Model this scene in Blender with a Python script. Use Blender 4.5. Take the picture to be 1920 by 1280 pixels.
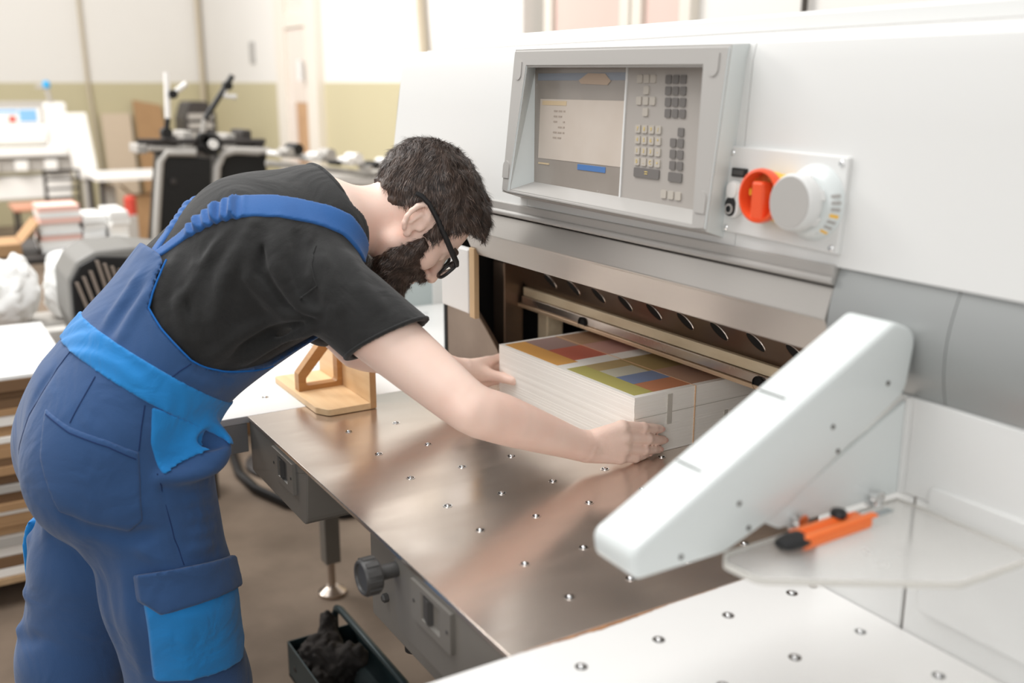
import bpy, bmesh, math, random
import numpy as np
from mathutils import Vector, Matrix, noise
random.seed(7)
rng = np.random.default_rng(7)
for o in list(bpy.data.objects):
    bpy.data.objects.remove(o, do_unlink=True)
SC = bpy.context.scene
COL = SC.collection
# ------------------------------------------------------------------ camera
PITCH = math.radians(14.3197)
ANG = math.radians(30.9948)
cam_data = bpy.data.cameras.new('camera')
cam_data.sensor_fit = 'HORIZONTAL'
cam_data.sensor_width = 36.0
cam_data.lens = 1900.0 / 1920.0 * 36.0
cam_data.clip_start = 0.02
cam_data.clip_end = 200
cam_data.dof.use_dof = True
cam_data.dof.focus_distance = 1.93
cam_data.dof.aperture_fstop = 2.1
cam = bpy.data.objects.new('camera', cam_data)
COL.objects.link(cam)
cam.location = (0.978, -0.584, 1.60)
fwd = Vector((-math.cos(ANG) * math.cos(PITCH), math.sin(ANG) * math.cos(PITCH), -math.sin(PITCH)))
cam.rotation_euler = fwd.to_track_quat('-Z', 'Y').to_euler()
SC.camera = cam
# ------------------------------------------------------------------ light
world = bpy.data.worlds.new('world')
SC.world = world
world.use_nodes = True
wb = world.node_tree.nodes['Background']
wb.inputs[0].default_value = (1.0, 0.995, 0.985, 1)
wb.inputs[1].default_value = 0.50
def area(name, loc, target, sx, sy, power, color=(1, 1, 1)):
    d = bpy.data.lights.new(name, 'AREA')
    d.shape = 'RECTANGLE'
    d.size, d.size_y, d.energy, d.color = sx, sy, power, color
    o = bpy.data.objects.new(name, d)
    COL.objects.link(o)
    o.location = loc
    o.rotation_euler = (Vector(target) - Vector(loc)).to_track_quat('-Z', 'Y').to_euler()
    return o
area('window_daylight', (3.6, -3.4, 3.0), (-0.4, 0.4, 1.1), 3.2, 2.2, 60, (1.0, 0.995, 0.985))  # added soft area lamp behind the camera; no window is modelled there
area('ceiling_daylight', (-1.4, -0.6, 4.2), (-1.2, 0.3, 0.9), 3.0, 2.4, 85, (1.0, 0.995, 0.985))
area('far_hall_daylight', (-6.2, -1.6, 4.4), (-7.0, 0.8, 1.2), 4.0, 3.0, 330, (1.0, 0.975, 0.94))
SC.view_settings.view_transform = 'Standard'
SC.view_settings.look = 'None'
SC.view_settings.gamma = 1.0
SC.view_settings.exposure = 0.32
SC.view_settings.use_curve_mapping = False
# ------------------------------------------------------------------ materials
MATS = {}
def lin(c):
    return tuple(((x / 255.0) / 12.92 if x <= 10 else (((x / 255.0) + 0.055) / 1.055) ** 2.4) for x in c)
def mat(name, rgb, rough=0.5, metal=0.0, spec=0.5, var=0.0, wrinkle=None, vscale=8.0, vcol=None, bump=0.0, bscale=200.0,
        stretch=None, rvar=0.0, coat=0.0, trans=0.0, ior=1.45, sss=0.0, sheen=0.0, detail=4.0):
    """rgb in sRGB 0-255; var mixes towards vcol by noise; stretch = mapping scale for brushed grain"""
    m = bpy.data.materials.new(name)
    m.use_nodes = True
    nt = m.node_tree
    b = nt.nodes['Principled BSDF']
    c = lin(rgb)
    b.inputs['Base Color'].default_value = (*c, 1)
    b.inputs['Roughness'].default_value = rough
    b.inputs['Metallic'].default_value = metal
    b.inputs['Specular IOR Level'].default_value = spec
    b.inputs['IOR'].default_value = ior
    if coat: b.inputs['Coat Weight'].default_value = coat
    if trans: b.inputs['Transmission Weight'].default_value = trans
    if sheen: b.inputs['Sheen Weight'].default_value = sheen; b.inputs['Sheen Roughness'].default_value = 0.6
    if sss:
        b.inputs['Subsurface Weight'].default_value = sss
        b.inputs['Subsurface Radius'].default_value = (1.0, 0.35, 0.2)
        b.inputs['Subsurface Scale'].default_value = 0.008
    tc = nt.nodes.new('ShaderNodeTexCoord')
    mp = nt.nodes.new('ShaderNodeMapping')
    nt.links.new(tc.outputs['Object'], mp.inputs[0])
    if stretch: mp.inputs['Scale'].default_value = stretch
    if var or rvar:
        n = nt.nodes.new('ShaderNodeTexNoise')
        n.inputs['Scale'].default_value = vscale
        n.inputs['Detail'].default_value = detail
        nt.links.new(mp.outputs[0], n.inputs['Vector'])
        rmp = nt.nodes.new('ShaderNodeMapRange')
        rmp.interpolation_type = 'SMOOTHSTEP'
        rmp.inputs[1].default_value = 0.25; rmp.inputs[2].default_value = 0.75
        nt.links.new(n.outputs[0], rmp.inputs[0])
        if var:
            mx = nt.nodes.new('ShaderNodeMix'); mx.data_type = 'RGBA'
            mx.inputs['A'].default_value = (*c, 1)
            mx.inputs['B'].default_value = (*lin(vcol if vcol else tuple(x * 0.6 for x in rgb)), 1)
            ml = nt.nodes.new('ShaderNodeMath'); ml.operation = 'MULTIPLY'; ml.inputs[1].default_value = var
            nt.links.new(rmp.outputs[0], ml.inputs[0])
            nt.links.new(ml.outputs[0], mx.inputs['Factor'])
            nt.links.new(mx.outputs['Result'], b.inputs['Base Color'])
        if rvar:
            ma = nt.nodes.new('ShaderNodeMath'); ma.operation = 'MULTIPLY_ADD'
            ma.inputs[1].default_value = rvar; ma.inputs[2].default_value = rough
            nt.links.new(rmp.outputs[0], ma.inputs[0])
            nt.links.new(ma.outputs[0], b.inputs['Roughness'])
    if bump:
        n2 = nt.nodes.new('ShaderNodeTexNoise')
        n2.inputs['Scale'].default_value = bscale
        n2.inputs['Detail'].default_value = 3
        nt.links.new(mp.outputs[0], n2.inputs['Vector'])
        bp = nt.nodes.new('ShaderNodeBump')
        bp.inputs['Strength'].default_value = bump
        bp.inputs['Distance'].default_value = 0.002
        nt.links.new(n2.outputs[0], bp.inputs['Height'])
        nt.links.new(bp.outputs[0], b.inputs['Normal'])
        if wrinkle:      # broad soft creases: (strength, scale, distance)
            n3 = nt.nodes.new('ShaderNodeTexNoise')
            n3.inputs['Scale'].default_value = wrinkle[1]; n3.inputs['Detail'].default_value = 2.5; n3.inputs['Distortion'].default_value = 1.2
            nt.links.new(mp.outputs[0], n3.inputs['Vector'])
            b3 = nt.nodes.new('ShaderNodeBump'); b3.inputs['Strength'].default_value = wrinkle[0]; b3.inputs['Distance'].default_value = wrinkle[2]
            nt.links.new(n3.outputs[0], b3.inputs['Height']); nt.links.new(b3.outputs[0], bp.inputs['Normal'])
    MATS[name] = m
    return m
def emis(name, rgb, strength):
    m = mat(name, rgb, 0.5)
    b = m.node_tree.nodes['Principled BSDF']
    b.inputs['Emission Color'].default_value = (*lin(rgb), 1)
    b.inputs['Emission Strength'].default_value = strength
    return m
mat('wall_white', (230, 227, 222), 0.8, var=0.15, vscale=1.5, vcol=(220, 216, 210), bump=0.1, bscale=60)
mat('wall_olive', (196, 187, 154), 0.6, var=0.15, vscale=2, vcol=(186, 176, 142), bump=0.08, bscale=50)
mat('wall_trim', (198, 186, 164), 0.6)
mat('floor_concrete', (140, 123, 107), 0.55, var=0.8, vscale=3.0, vcol=(104, 90, 77), bump=0.25, bscale=40, rvar=0.2)
mat('machine_white', (221, 221, 219), 0.42, var=0.06, vscale=3, vcol=(212, 211, 208), bump=0.04, bscale=500)
mat('machine_grey', (172, 169, 165), 0.45, bump=0.06, bscale=600)
mat('machine_pale', (216, 221, 220), 0.35, coat=0.3)
mat('cover_steel', (176, 172, 167), 0.42, 0.55, var=0.12, vscale=20, vcol=(165, 160, 154), stretch=(0.4, 6, 40), bump=0.03, bscale=120)
mat('cover_grey', (164, 166, 165), 0.36, 0.45, var=0.08, vscale=3, bump=0.03, bscale=500)
mat('seam_dark', (70, 64, 58), 0.7)
mat('table_steel', (226, 215, 206), 0.17, 0.9, var=0.3, vscale=7, vcol=(206, 192, 180), stretch=(1.8, 0.5, 1), rvar=0.10, bump=0.012, bscale=300)
mat('bare_steel', (196, 184, 174), 0.24, 0.92, var=0.5, vscale=4, vcol=(160, 138, 126), stretch=(1.2, 1, 1), rvar=0.06)
mat('brown_steel', (128, 110, 95), 0.28, 0.85, var=0.5, vscale=4, vcol=(90, 70, 58), rvar=0.15)
mat('cream_edge', (228, 214, 186), 0.5, 0.3, var=0.5, vscale=9, vcol=(190, 168, 134), stretch=(1, 3, 3))
mat('brass_edge', (216, 190, 160), 0.35, 0.6, var=0.3, vscale=9, vcol=(170, 140, 112))
mat('chrome', (225, 225, 225), 0.12, 1.0)
mat('nozzle_dark', (62, 56, 52), 0.35, 0.7)
mat('apron_grey', (132, 128, 122), 0.45, 0.2, var=0.15, vscale=6, bump=0.05, bscale=300)
mat('black_plastic', (34, 34, 35), 0.42)
mat('dark_grey_plastic', (70, 69, 68), 0.45)
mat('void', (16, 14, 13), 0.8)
mat('wood_edge', (206, 178, 140), 0.6, var=0.5, vscale=20, vcol=(160, 128, 92), stretch=(1, 1, 0.2))
mat('birch', (236, 204, 160), 0.45, var=0.5, vscale=10, vcol=(218, 178, 130), stretch=(0.35, 6, 6))
mat('birch_edge', (190, 142, 90), 0.5, var=0.6, vscale=6, vcol=(162, 114, 66), stretch=(1, 1, 18))
mat('side_table_white', (232, 231, 229), 0.3, var=0.10, vscale=5, vcol=(224, 221, 216))
mat('paper', (245, 242, 236), 0.75, var=0.15, vscale=3, vcol=(236, 231, 222))
mat('keypad_panel', (170, 164, 158), 0.4)
mat('key_light', (182, 175, 165), 0.5)
mat('key_dark', (112, 108, 105), 0.5)
mat('orange_red', (232, 86, 44), 0.35, coat=0.2)
mat('yellow', (245, 190, 60), 0.4)
mat('orange_knife', (255, 128, 60), 0.35)
mat('blade', (190, 196, 198), 0.2, 0.9)
# ------------------------------------------------------------------ mesh helpers
def tag(o, label=None, cat=None, group=None, kind=None):
    if label: o['label'] = label
    if cat: o['category'] = cat
    if group: o['group'] = group
    if kind: o['kind'] = kind
    return o
def thing(name, loc, label, cat, group=None):
    o = bpy.data.objects.new(name, None)
    o.empty_display_size = 0.1
    COL.objects.link(o)
    o.location = loc
    return tag(o, label, cat, group)
def wloc(o):
    v = Vector((0, 0, 0))
    while o is not None:
        v = v + o.location
        if o.parent: v = v + o.matrix_parent_inverse.translation
        o = o.parent
    return v
def put(name, me, m, parent=None, smooth=False):
    """mesh with world-space vertices -> object under parent"""
    if m is not None:
        for x in (m if isinstance(m, (list, tuple)) else [m]):
            me.materials.append(MATS[x] if isinstance(x, str) else x)
    if smooth:
        me.polygons.foreach_set('use_smooth', [True] * len(me.polygons))
    o = bpy.data.objects.new(name, me)
    COL.objects.link(o)
    if parent is not None:
        o.parent = parent
        o.matrix_parent_inverse = Matrix.Translation(-wloc(parent))
    return o
def link_copy(src, loc, parent, name=None):
    o = src.copy()
    if name: o.name = name
    COL.objects.link(o)
    o.location = loc
    if parent is not None:
        o.parent = parent
        o.matrix_parent_inverse = Matrix.Translation(-wloc(parent))
    return o
def from_bm(bm, name):
    bmesh.ops.recalc_face_normals(bm, faces=bm.faces)
    me = bpy.data.meshes.new(name)
    bm.to_mesh(me)
    bm.free()
    return me
def bev(bm, w, seg=2, edges=None, angle=0.6):
    if w <= 0: return
    es = edges if edges is not None else [e for e in bm.edges if len(e.link_faces) == 2 and e.calc_face_angle(0) > angle]
    bmesh.ops.bevel(bm, geom=es, offset=w, segments=seg, affect='EDGES', profile=0.5)
def sharpen(me, ang=0.7):
    bm = bmesh.new(); bm.from_mesh(me)
    for f in bm.faces: f.smooth = True
    for e in bm.edges:
        e.smooth = not (len(e.link_faces) == 2 and e.calc_face_angle(0) > ang)
    bm.to_mesh(me); bm.free()
def hexa(name, pts, m, parent=None, b=0.0, seg=2):
    """8 corners: bottom 4 (ccw) then top 4"""
    bm = bmesh.new()
    v = [bm.verts.new(p) for p in pts]
    for f in ((3, 2, 1, 0), (4, 5, 6, 7), (0, 1, 5, 4), (1, 2, 6, 5), (2, 3, 7, 6), (3, 0, 4, 7)):
        bm.faces.new([v[i] for i in f])
    bmesh.ops.recalc_face_normals(bm, faces=bm.faces)
    bev(bm, b, seg)
    return put(name, from_bm(bm, name), m, parent)
def box(name, x0, x1, y0, y1, z0, z1, m, parent=None, b=0.0, seg=2):
    return hexa(name, [(x0, y0, z0), (x1, y0, z0), (x1, y1, z0), (x0, y1, z0), (x0, y0, z1), (x1, y0, z1), (x1, y1, z1), (x0, y1, z1)], m, parent, b, seg)
def bm_prism(poly, axis, a0, a1, b=0.0, seg=2, angle=0.6):
    bm = bmesh.new()
    def P(p, a):
        return {'x': (a, p[0], p[1]), 'y': (p[0], a, p[1]), 'z': (p[0], p[1], a)}[axis]
    lo = [bm.verts.new(P(p, a0)) for p in poly]
    hi = [bm.verts.new(P(p, a1)) for p in poly]
    bm.faces.new(lo); bm.faces.new(hi[::-1])
    n = len(poly)
    for i in range(n):
        bm.faces.new((lo[i], hi[i], hi[(i + 1) % n], lo[(i + 1) % n]))
    bmesh.ops.recalc_face_normals(bm, faces=bm.faces)
    bev(bm, b, seg, angle=angle)
    return bm
def prism(name, poly, axis, a0, a1, m, parent=None, b=0.0, seg=2, smooth_ang=None, angle=0.6):
    me = from_bm(bm_prism(poly, axis, a0, a1, b, seg, angle), name)
    if smooth_ang: sharpen(me, smooth_ang)
    return put(name, me, m, parent)
def frame_of(d):
    d = Vector(d).normalized()
    a = Vector((0, 0, 1)) if abs(d.z) < 0.9 else Vector((1, 0, 0))
    x = d.cross(a).normalized()
    return x, d.cross(x).normalized(), d
def add_tube(bm, pts, r, n=10, cap=True, flat=1.0):
    pts = [Vector(p) for p in pts]
    rs = r if isinstance(r, (list, tuple)) else [r] * len(pts)
    rings = []
    x, y, _ = frame_of(pts[1] - pts[0])
    for i, p in enumerate(pts):
        d = (pts[min(i + 1, len(pts) - 1)] - pts[max(i - 1, 0)]).normalized()
        x = (x - d * x.dot(d)).normalized(); y = d.cross(x)
        rings.append([bm.verts.new(p + (x * math.cos(t) + y * math.sin(t) * flat) * rs[i]) for t in [2 * math.pi * k / n for k in range(n)]])
    for a, c in zip(rings[:-1], rings[1:]):
        for k in range(n):
            bm.faces.new((a[k], a[(k + 1) % n], c[(k + 1) % n], c[k]))
    if cap:
        bm.faces.new(rings[0][::-1]); bm.faces.new(rings[-1])
    return bm
def tube(name, pts, r, m, parent=None, n=10, flat=1.0):
    me = from_bm(add_tube(bmesh.new(), pts, r, n, True, flat), name)
    sharpen(me, 0.9)
    return put(name, me, m, parent)
def add_lathe(bm, prof, c, d, n=24):
    """prof: list of (radius, height along d)"""
    x, y, z = frame_of(d)
    c = Vector(c)
    rings = []
    for r, h in prof:
        if r < 1e-6:
            rings.append([bm.verts.new(c + z * h)])
        else:
            rings.append([bm.verts.new(c + z * h + (x * math.cos(t) + y * math.sin(t)) * r) for t in [2 * math.pi * k / n for k in range(n)]])
    for a, b in zip(rings[:-1], rings[1:]):
        for k in range(n):
            k2 = (k + 1) % n
            if len(a) == 1 and len(b) == 1: continue
            if len(a) == 1: bm.faces.new((a[0], b[k], b[k2]))
            elif len(b) == 1: bm.faces.new((a[k], a[k2], b[0]))
            else: bm.faces.new((a[k], a[k2], b[k2], b[k]))
    return bm
def lathe(name, prof, c, d, m, parent=None, n=24, ang=0.6):
    me = from_bm(add_lathe(bmesh.new(), prof, c, d, n), name)
    sharpen(me, ang)
    return put(name, me, m, parent)
def arc(c, r, a0, a1, n=6):
    return [(c[0] + r * math.cos(math.radians(a0 + (a1 - a0) * i / n)), c[1] + r * math.sin(math.radians(a0 + (a1 - a0) * i / n))) for i in range(n + 1)]
def rrect(x0, x1, y0, y1, r, n=4):
    return arc((x1 - r, y1 - r), r, 0, 90, n) + arc((x0 + r, y1 - r), r, 90, 180, n) + arc((x0 + r, y0 + r), r, 180, 270, n) + arc((x1 - r, y0 + r), r, 270, 360, n)
# ================================================================== room
WX, WY = -12.0, 2.82            # far wall and the wall behind the machine
PAINT = 1.60
tag(box('floor', WX - 0.2, 6, -7, WY + 0.2, -0.1, 0, 'floor_concrete'), kind='structure')
wl = tag(box('wall_left', WX - 0.2, WX, -7, WY + 0.2, PAINT, 4.4, 'wall_white'), kind='structure')
box('painted_dado', WX - 0.2, WX + 0.004, -7, WY, 0, PAINT, 'wall_olive', wl)
wbk = tag(box('wall_back', WX, 6, WY, WY + 0.2, 0, 4.4, 'wall_white'), kind='structure')
box('painted_dado', WX, -9.07, WY - 0.004, WY + 0.1, 0, PAINT, 'wall_olive', wbk)
box('painted_dado', -7.96, 6, WY - 0.004, WY + 0.1, 0, PAINT, 'wall_olive', wbk)
tag(tube('trim_1', [(WX + 0.06, WY - 0.06, 0), (WX + 0.06, WY - 0.06, 4.4)], 0.03, 'wall_trim'), kind='structure')
tag(tube('trim_2', [(WX + 0.05, 1.42, 4.4), (WX + 0.05, 1.43, 2.5), (WX + 0.05, 1.44, 1.63), (WX + 0.05, 1.50, 0.7), (WX + 0.05, 1.52, 0.0)], 0.02, 'wall_trim'), kind='structure')
mat('door_frame', (226, 219, 208), 0.5)
mat('door_glass', (226, 216, 208), 0.15, var=0.3, vscale=2, vcol=(234, 212, 196))
mat('door_view', (196, 158, 120), 0.6, var=0.7, vscale=3, vcol=(166, 130, 98))
mat('pane_pink', (222, 192, 182), 0.25, var=0.4, vscale=1.5, vcol=(228, 208, 200))
dr = tag(box('door_1', -9.07, -8.80, WY - 0.08, WY, 0, 3.4, 'door_frame', b=0.004), kind='structure')
box('door_jamb', -8.22, -7.96, WY - 0.08, WY, 0, 3.4, 'door_frame', dr, b=0.004)
box('transom_bar', -8.80, -8.22, WY - 0.07, WY, 2.10, 2.22, 'door_frame', dr, b=0.004)
box('transom_pane', -8.80, -8.22, WY - 0.03, WY - 0.02, 2.22, 3.4, 'door_glass', dr)
box('door_leaf', -8.62, -8.22, WY - 0.04, WY - 0.015, 0, 1.42, 'door_view', dr)
box('door_pane', -8.80, -8.22, WY - 0.045, WY - 0.042, 1.42, 2.10, 'door_glass', dr)
box('door_stile', -8.80, -8.62, WY - 0.055, WY - 0.01, 0, 1.42, 'door_glass', dr)
tube('door_handle', [(-8.30, WY - 0.1, 1.62), (-8.30, WY - 0.1, 1.80)], 0.03, 'machine_white', dr)
# pillar and windows seen above the machine
tag(box('trim_3', -4.78, -4.30, WY - 0.16, WY, 0, 4.4, 'wall_white', b=0.01), kind='structure')
for i, (a, c) in enumerate(((-4.19, -3.46), (-3.36, -2.98))):
    w = tag(box('window_%d' % (i + 1), a, c, WY - 0.03, WY - 0.01, 1.2, 3.4, 'pane_pink'), kind='structure')
    for x in (a, c):
        box('window_frame', x - 0.04, x + 0.04, WY - 0.06, WY, 1.2, 3.4, 'door_frame', w, b=0.004)
tag(tube('trim_4', [(-2.24, WY - 0.03, 0), (-2.24, WY - 0.03, 4.4)], 0.014, 'seam_dark'), kind='structure')
tag(tube('trim_5', [(-6.02, WY - 0.05, 4.4), (-5.88, WY - 0.05, 2.1), (-5.75, WY - 0.05, 1.2)], 0.03, 'wall_trim'), kind='structure')
tag(box('wall_switch_box', -10.10, -9.96, WY - 0.02, WY, 1.80, 2.02, 'machine_grey', b=0.003), 'small grey switch box on the white wall left of the glazed door', 'switch box')
# ================================================================== paper cutting machine
cut = thing('paper_cutting_machine', (-0.55, 0.9, 0.0), 'large white and grey paper guillotine with screen console and steel table', 'machine')
LEAN = 0.06
def yf(z): return 0.485 + LEAN * (z - 1.38)
def housing(x0, x1, skew=0.0):
    prof = [(yf(1.36), 1.36)] + [(yf(z), z) for z in (1.45, 1.55, 1.63)] + [(yf(1.655) + 0.004, 1.655), (yf(1.67) + 0.014, 1.667), (yf(1.67) + 0.04, 1.672), (1.75, 1.70), (1.75, 1.22), (0.62, 1.22), (0.60, 1.36)]
    bm = bm_prism(prof, 'x', x0, x1)
    if skew:
        for v in bm.verts:
            if v.co.x < (x0 + x1) / 2: v.co.x += skew * max(0.0, (v.co.z - 1.40) / 0.27) ** 1.5
    me = from_bm(bm, 'housing_panel'); sharpen(me, 0.5)
    return put('housing_panel', me, 'machine_white', cut)
housing(-1.385, -0.742, 0.05); housing(-0.7405, -0.149); housing(-0.1475, 1.3)
box('top_plate', -1.22, 1.3, 0.60, 1.74, 1.672, 1.703, 'machine_white', cut, b=0.006)
tube('top_joint', [(-1.30, 0.548, 1.6725), (1.3, 0.548, 1.6725)], 0.0022, 'machine_grey', cut, n=6)
# shelf strip, grooved trim and folded steel cover of the knife beam
prism('trim_strip', [(0.478, 1.362), (0.600, 1.365), (0.600, 1.334), (0.486, 1.340), (0.480, 1.347)], 'x', -1.05, 0.049, 'machine_grey', cut, b=0.002)
tube('round_trim', [(-1.05, 0.481, 1.3405), (0.049, 0.481, 1.3405)], 0.0062, 'machine_grey', cut, n=12)
prism('knife_beam_cover', [(0.484, 1.331), (0.470, 1.287), (0.473, 1.283), (0.497, 1.231), (0.510, 1.228), (0.60, 1.24), (0.60, 1.331)], 'x', -0.99, 0.047, 'cover_steel', cut, b=0.002)
# curved grey panels right of the beam
def curved_panel(x0, x1):
    pts = []
    for i in range(13):
        t = i / 12
        z = 1.216 + t * (1.362 - 1.216)
        pts.append((0.491 - 0.021 * math.sin(math.pi * (0.12 + 0.82 * t)) + 0.004 * t, z))
    prism('curved_panel', pts + [(0.6, 1.362), (0.6, 1.216)], 'x', x0, x1, 'cover_grey', cut, smooth_ang=0.5)
curved_panel(0.0505, 0.2343); curved_panel(0.2357, 1.3)
box('panel_seam', 0.2325, 0.2375, 0.4865, 0.6, 1.217, 1.345, 'seam_dark', cut)
# right column
box('column_panel', 0.055, 1.3, 0.48, 1.7, 1.0865, 1.215, 'machine_white', cut, b=0.002)
box('column_panel', 0.055, 0.2050, 0.48, 1.7, 0.0, 1.086, 'machine_white', cut, b=0.002)
box('column_panel', 0.2095, 1.3, 0.48, 1.7, 0.0, 1.086, 'machine_white', cut, b=0.002)
box('column_core', 0.1, 1.28, 0.486, 1.69, 0.05, 1.21, 'brown_steel', cut)
prism('cover_plate', rrect(0.233, 1.0, 0.94, 1.111, 0.008), 'y', 0.4725, 0.48, 'machine_white', cut, b=0.0015)
# left column
box('column_head', -1.125, -0.992, 0.485, 0.505, 1.092, 1.24, 'machine_white', cut, b=0.004)
box('wooden_edge', -0.992, -0.968, 0.487, 0.500, 1.085, 1.245, 'wood_edge', cut, b=0.002)
prism('side_guide_plate', [(-1.322, 0.9008), (-1.02, 0.9008), (-1.029, 0.939), (-1.062, 0.978), (-1.114, 1.016), (-1.172, 1.054), (-1.20, 1.12), (-1.322, 1.12)], 'y', 0.60, 0.612, 'brown_steel', cut, b=0.002)
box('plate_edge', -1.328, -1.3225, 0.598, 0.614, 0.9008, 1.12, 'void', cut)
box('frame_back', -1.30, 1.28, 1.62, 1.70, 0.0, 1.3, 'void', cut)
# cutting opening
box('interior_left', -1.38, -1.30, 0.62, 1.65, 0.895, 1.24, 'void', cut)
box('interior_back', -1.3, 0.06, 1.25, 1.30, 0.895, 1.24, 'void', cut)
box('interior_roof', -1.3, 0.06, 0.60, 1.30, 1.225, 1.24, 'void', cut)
box('guide_post', -1.255, -1.20, 0.70, 0.76, 0.905, 1.16, 'brown_steel', cut, b=0.004)
box('guide_post', -1.165, -1.120, 0.78, 0.83, 0.905, 1.10, 'cream_edge', cut, b=0.004)
# perforated knife holder: plate with slanted oblong holes
def knife_holder():
    y0, z0, y1, z1 = 0.762, 1.094, 0.712, 1.222
    bm = bmesh.new()
    for (a, c) in ((-1.2, 0.055),):
        v = [bm.verts.new(p) for p in ((a, y0, z0), (c, y0, z0), (c, y1, z1), (a, y1, z1), (a, y0 + 0.02, z0), (c, y0 + 0.02, z0), (c, y1 + 0.02, z1), (a, y1 + 0.02, z1))]
        for f in ((0, 1, 2, 3), (5, 4, 7, 6), (0, 4, 5, 1), (2, 6, 7, 3), (1, 5, 6, 2), (0, 3, 7, 4)): bm.faces.new([v[i] for i in f])
    return put('knife_holder', from_bm(bm, 'knife_holder'), 'brown_steel', cut)
kh = knife_holder()
for k in range(11):
    x = -0.255 - 0.1 * (k - 2)
    if x < -1.15 or x > 0.05: continue
    t = 0.30; c = Vector((x, 0.762 - 0.05 * t, 1.094 + 0.128 * t)); nrm = Vector((0, -0.128, -0.05)).normalized()
    bm = bmesh.new(); bm2 = bmesh.new()
    e1 = Vector((1, 0, 0)); e2 = Vector((0, -0.05, 0.128)).normalized()
    d1 = (e1 * 0.80 - e2 * 0.6).normalized(); d2 = d1.cross(nrm)
    def ell(bmm, ra, rb, off): return [bmm.verts.new(c + nrm * off + d1 * (math.cos(q) * ra) + d2 * (math.sin(q) * rb)) for q in [2 * math.pi * i / 20 for i in range(20)]]
    r0, r1 = ell(bm, 0.026, 0.0125, 0.0006), ell(bm, 0.0245, 0.011, 0.0022)
    for i in range(20): bm.faces.new((r0[i], r0[(i + 1) % 20], r1[(i + 1) % 20], r1[i]))
    h = put('hole_rim', from_bm(bm, 'hole_rim'), 'bare_steel', kh)
    bm2.faces.new(ell(bm2, 0.0245, 0.011, 0.0012)); put('knife_bolt_hole', from_bm(bm2, 'knife_bolt_hole'), 'void', kh)
box('knife_strip', -1.19, 0.05, 0.752, 0.764, 1.072, 1.094, 'cream_edge', cut, b=0.0015)
cl = box('clamp_bar', -1.19, 0.05, 0.747, 0.98, 1.052, 1.0715, 'bare_steel', cut, b=0.0015)
box('clamp_lip', -1.22, 0.05, 0.742, 0.98, 1.043, 1.0515, 'brass_edge', cut, b=0.001)
for x in (-0.915, -0.34):
    lathe('clamp_notch', [(0.0, 0.0), (0.014, 0.0), (0.014, 0.004)], (x, 0.7455, 1.056), (0, -1, 0), 'void', cl, n=16)
# --------------------------------------------------- screen console
OF = [(-0.744, 0.455, 1.661), (-0.147, 0.4545, 1.653), (-0.156, 0.4306, 1.387), (-0.7545, 0.431, 1.393)]
INF = [(-0.694, 0.4525, 1.628), (-0.205, 0.452, 1.6225), (-0.190, 0.431, 1.392), (-0.726, 0.4315, 1.398)]
INB = [(-0.728, 0.495, 1.628), (-0.205, 0.495, 1.622), (-0.205, 0.486, 1.4065), (-0.716, 0.486, 1.4125)]
OB = [(-0.752, 0.51, 1.664), (-0.163, 0.51, 1.656), (-0.180, 0.50, 1.366), (-0.772, 0.50, 1.372)]
bm = bmesh.new()
loops = [[bm.verts.new(p) for p in L] for L in (OB, OF, INF, INB)]
front_edges = []
for a, b_ in zip(loops[:-1], loops[1:]):
    for i in range(4):
        bm.faces.new((a[i], a[(i + 1) % 4], b_[(i + 1) % 4], b_[i]))
for L in loops[1:3]:
    for i in range(4): front_edges.append(bm.edges.get((L[i], L[(i + 1) % 4])))
bmesh.ops.recalc_face_normals(bm, faces=bm.faces)
bmesh.ops.bevel(bm, geom=front_edges, offset=0.004, segments=3, affect='EDGES')
me = from_bm(bm, 'console_housing')
me.materials.append(MATS['machine_grey']); me.materials.append(MATS['machine_pale'])
for p in me.polygons:
    if abs(p.normal.x) > 0.75: p.material_index = 1
con = put('console_housing', me, None, cut)
def cp(x, z, d=0.0):
    return (x, 0.485 + (z - 1.38) * 0.04 - d, z)
def flat_rect(name, x0, x1, z0, z1, d0, d1, m, par, b=0.0):
    return hexa(name, [cp(x0, z0, d1), cp(x1, z0, d1), cp(x1, z0, d0), cp(x0, z0, d0), cp(x0, z1, d1), cp(x1, z1, d1), cp(x1, z1, d0), cp(x0, z1, d0)], m, par, b)
mat('screen_glass', (150, 142, 134), 0.16, spec=0.6, var=0.5, vscale=18, vcol=(158, 150, 142), rvar=0.12, coat=0.4)
mat('screen_light', (196, 184, 172), 0.3, var=0.5, vscale=14, vcol=(206, 196, 186), rvar=0.2)
mat('screen_dark', (168, 154, 142), 0.3); mat('screen_blue', (84, 122, 176), 0.3); mat('screen_pale_blue', (140, 146, 156), 0.3)
mat('screen_tan', (182, 160, 140), 0.3); mat('screen_yellow', (206, 184, 150), 0.3)
flat_rect('screen', -0.728, -0.436, 1.404, 1.632, 0.0, 0.002, 'screen_glass', con)
def scr(x0, x1, z0, z1, m, d=0.0026): return flat_rect('screen_window', x0, x1, z0, z1, 0.0, d, m, con)
scr(-0.704, -0.4385, 1.459, 1.570, 'screen_light')
scr(-0.716, -0.4385, 1.604, 1.617, 'screen_pale_blue')
scr(-0.569, -0.483, 1.446, 1.456, 'screen_blue', 0.0030)
scr(-0.696, -0.614, 1.559, 1.567, 'screen_yellow', 0.0032)
scr(-0.702, -0.664, 1.448, 1.451, 'screen_yellow', 0.0032)
bm = bmesh.new()
pts = [(-0.578, 1.604), (-0.55, 1.6165), (-0.498, 1.6155), (-0.480, 1.603), (-0.490, 1.596), (-0.570, 1.598)]
bm.faces.new([bm.verts.new(cp(x, z, 0.0032)) for x, z in pts]); put('screen_window', from_bm(bm, 'screen_window'), 'screen_tan', con)
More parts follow.
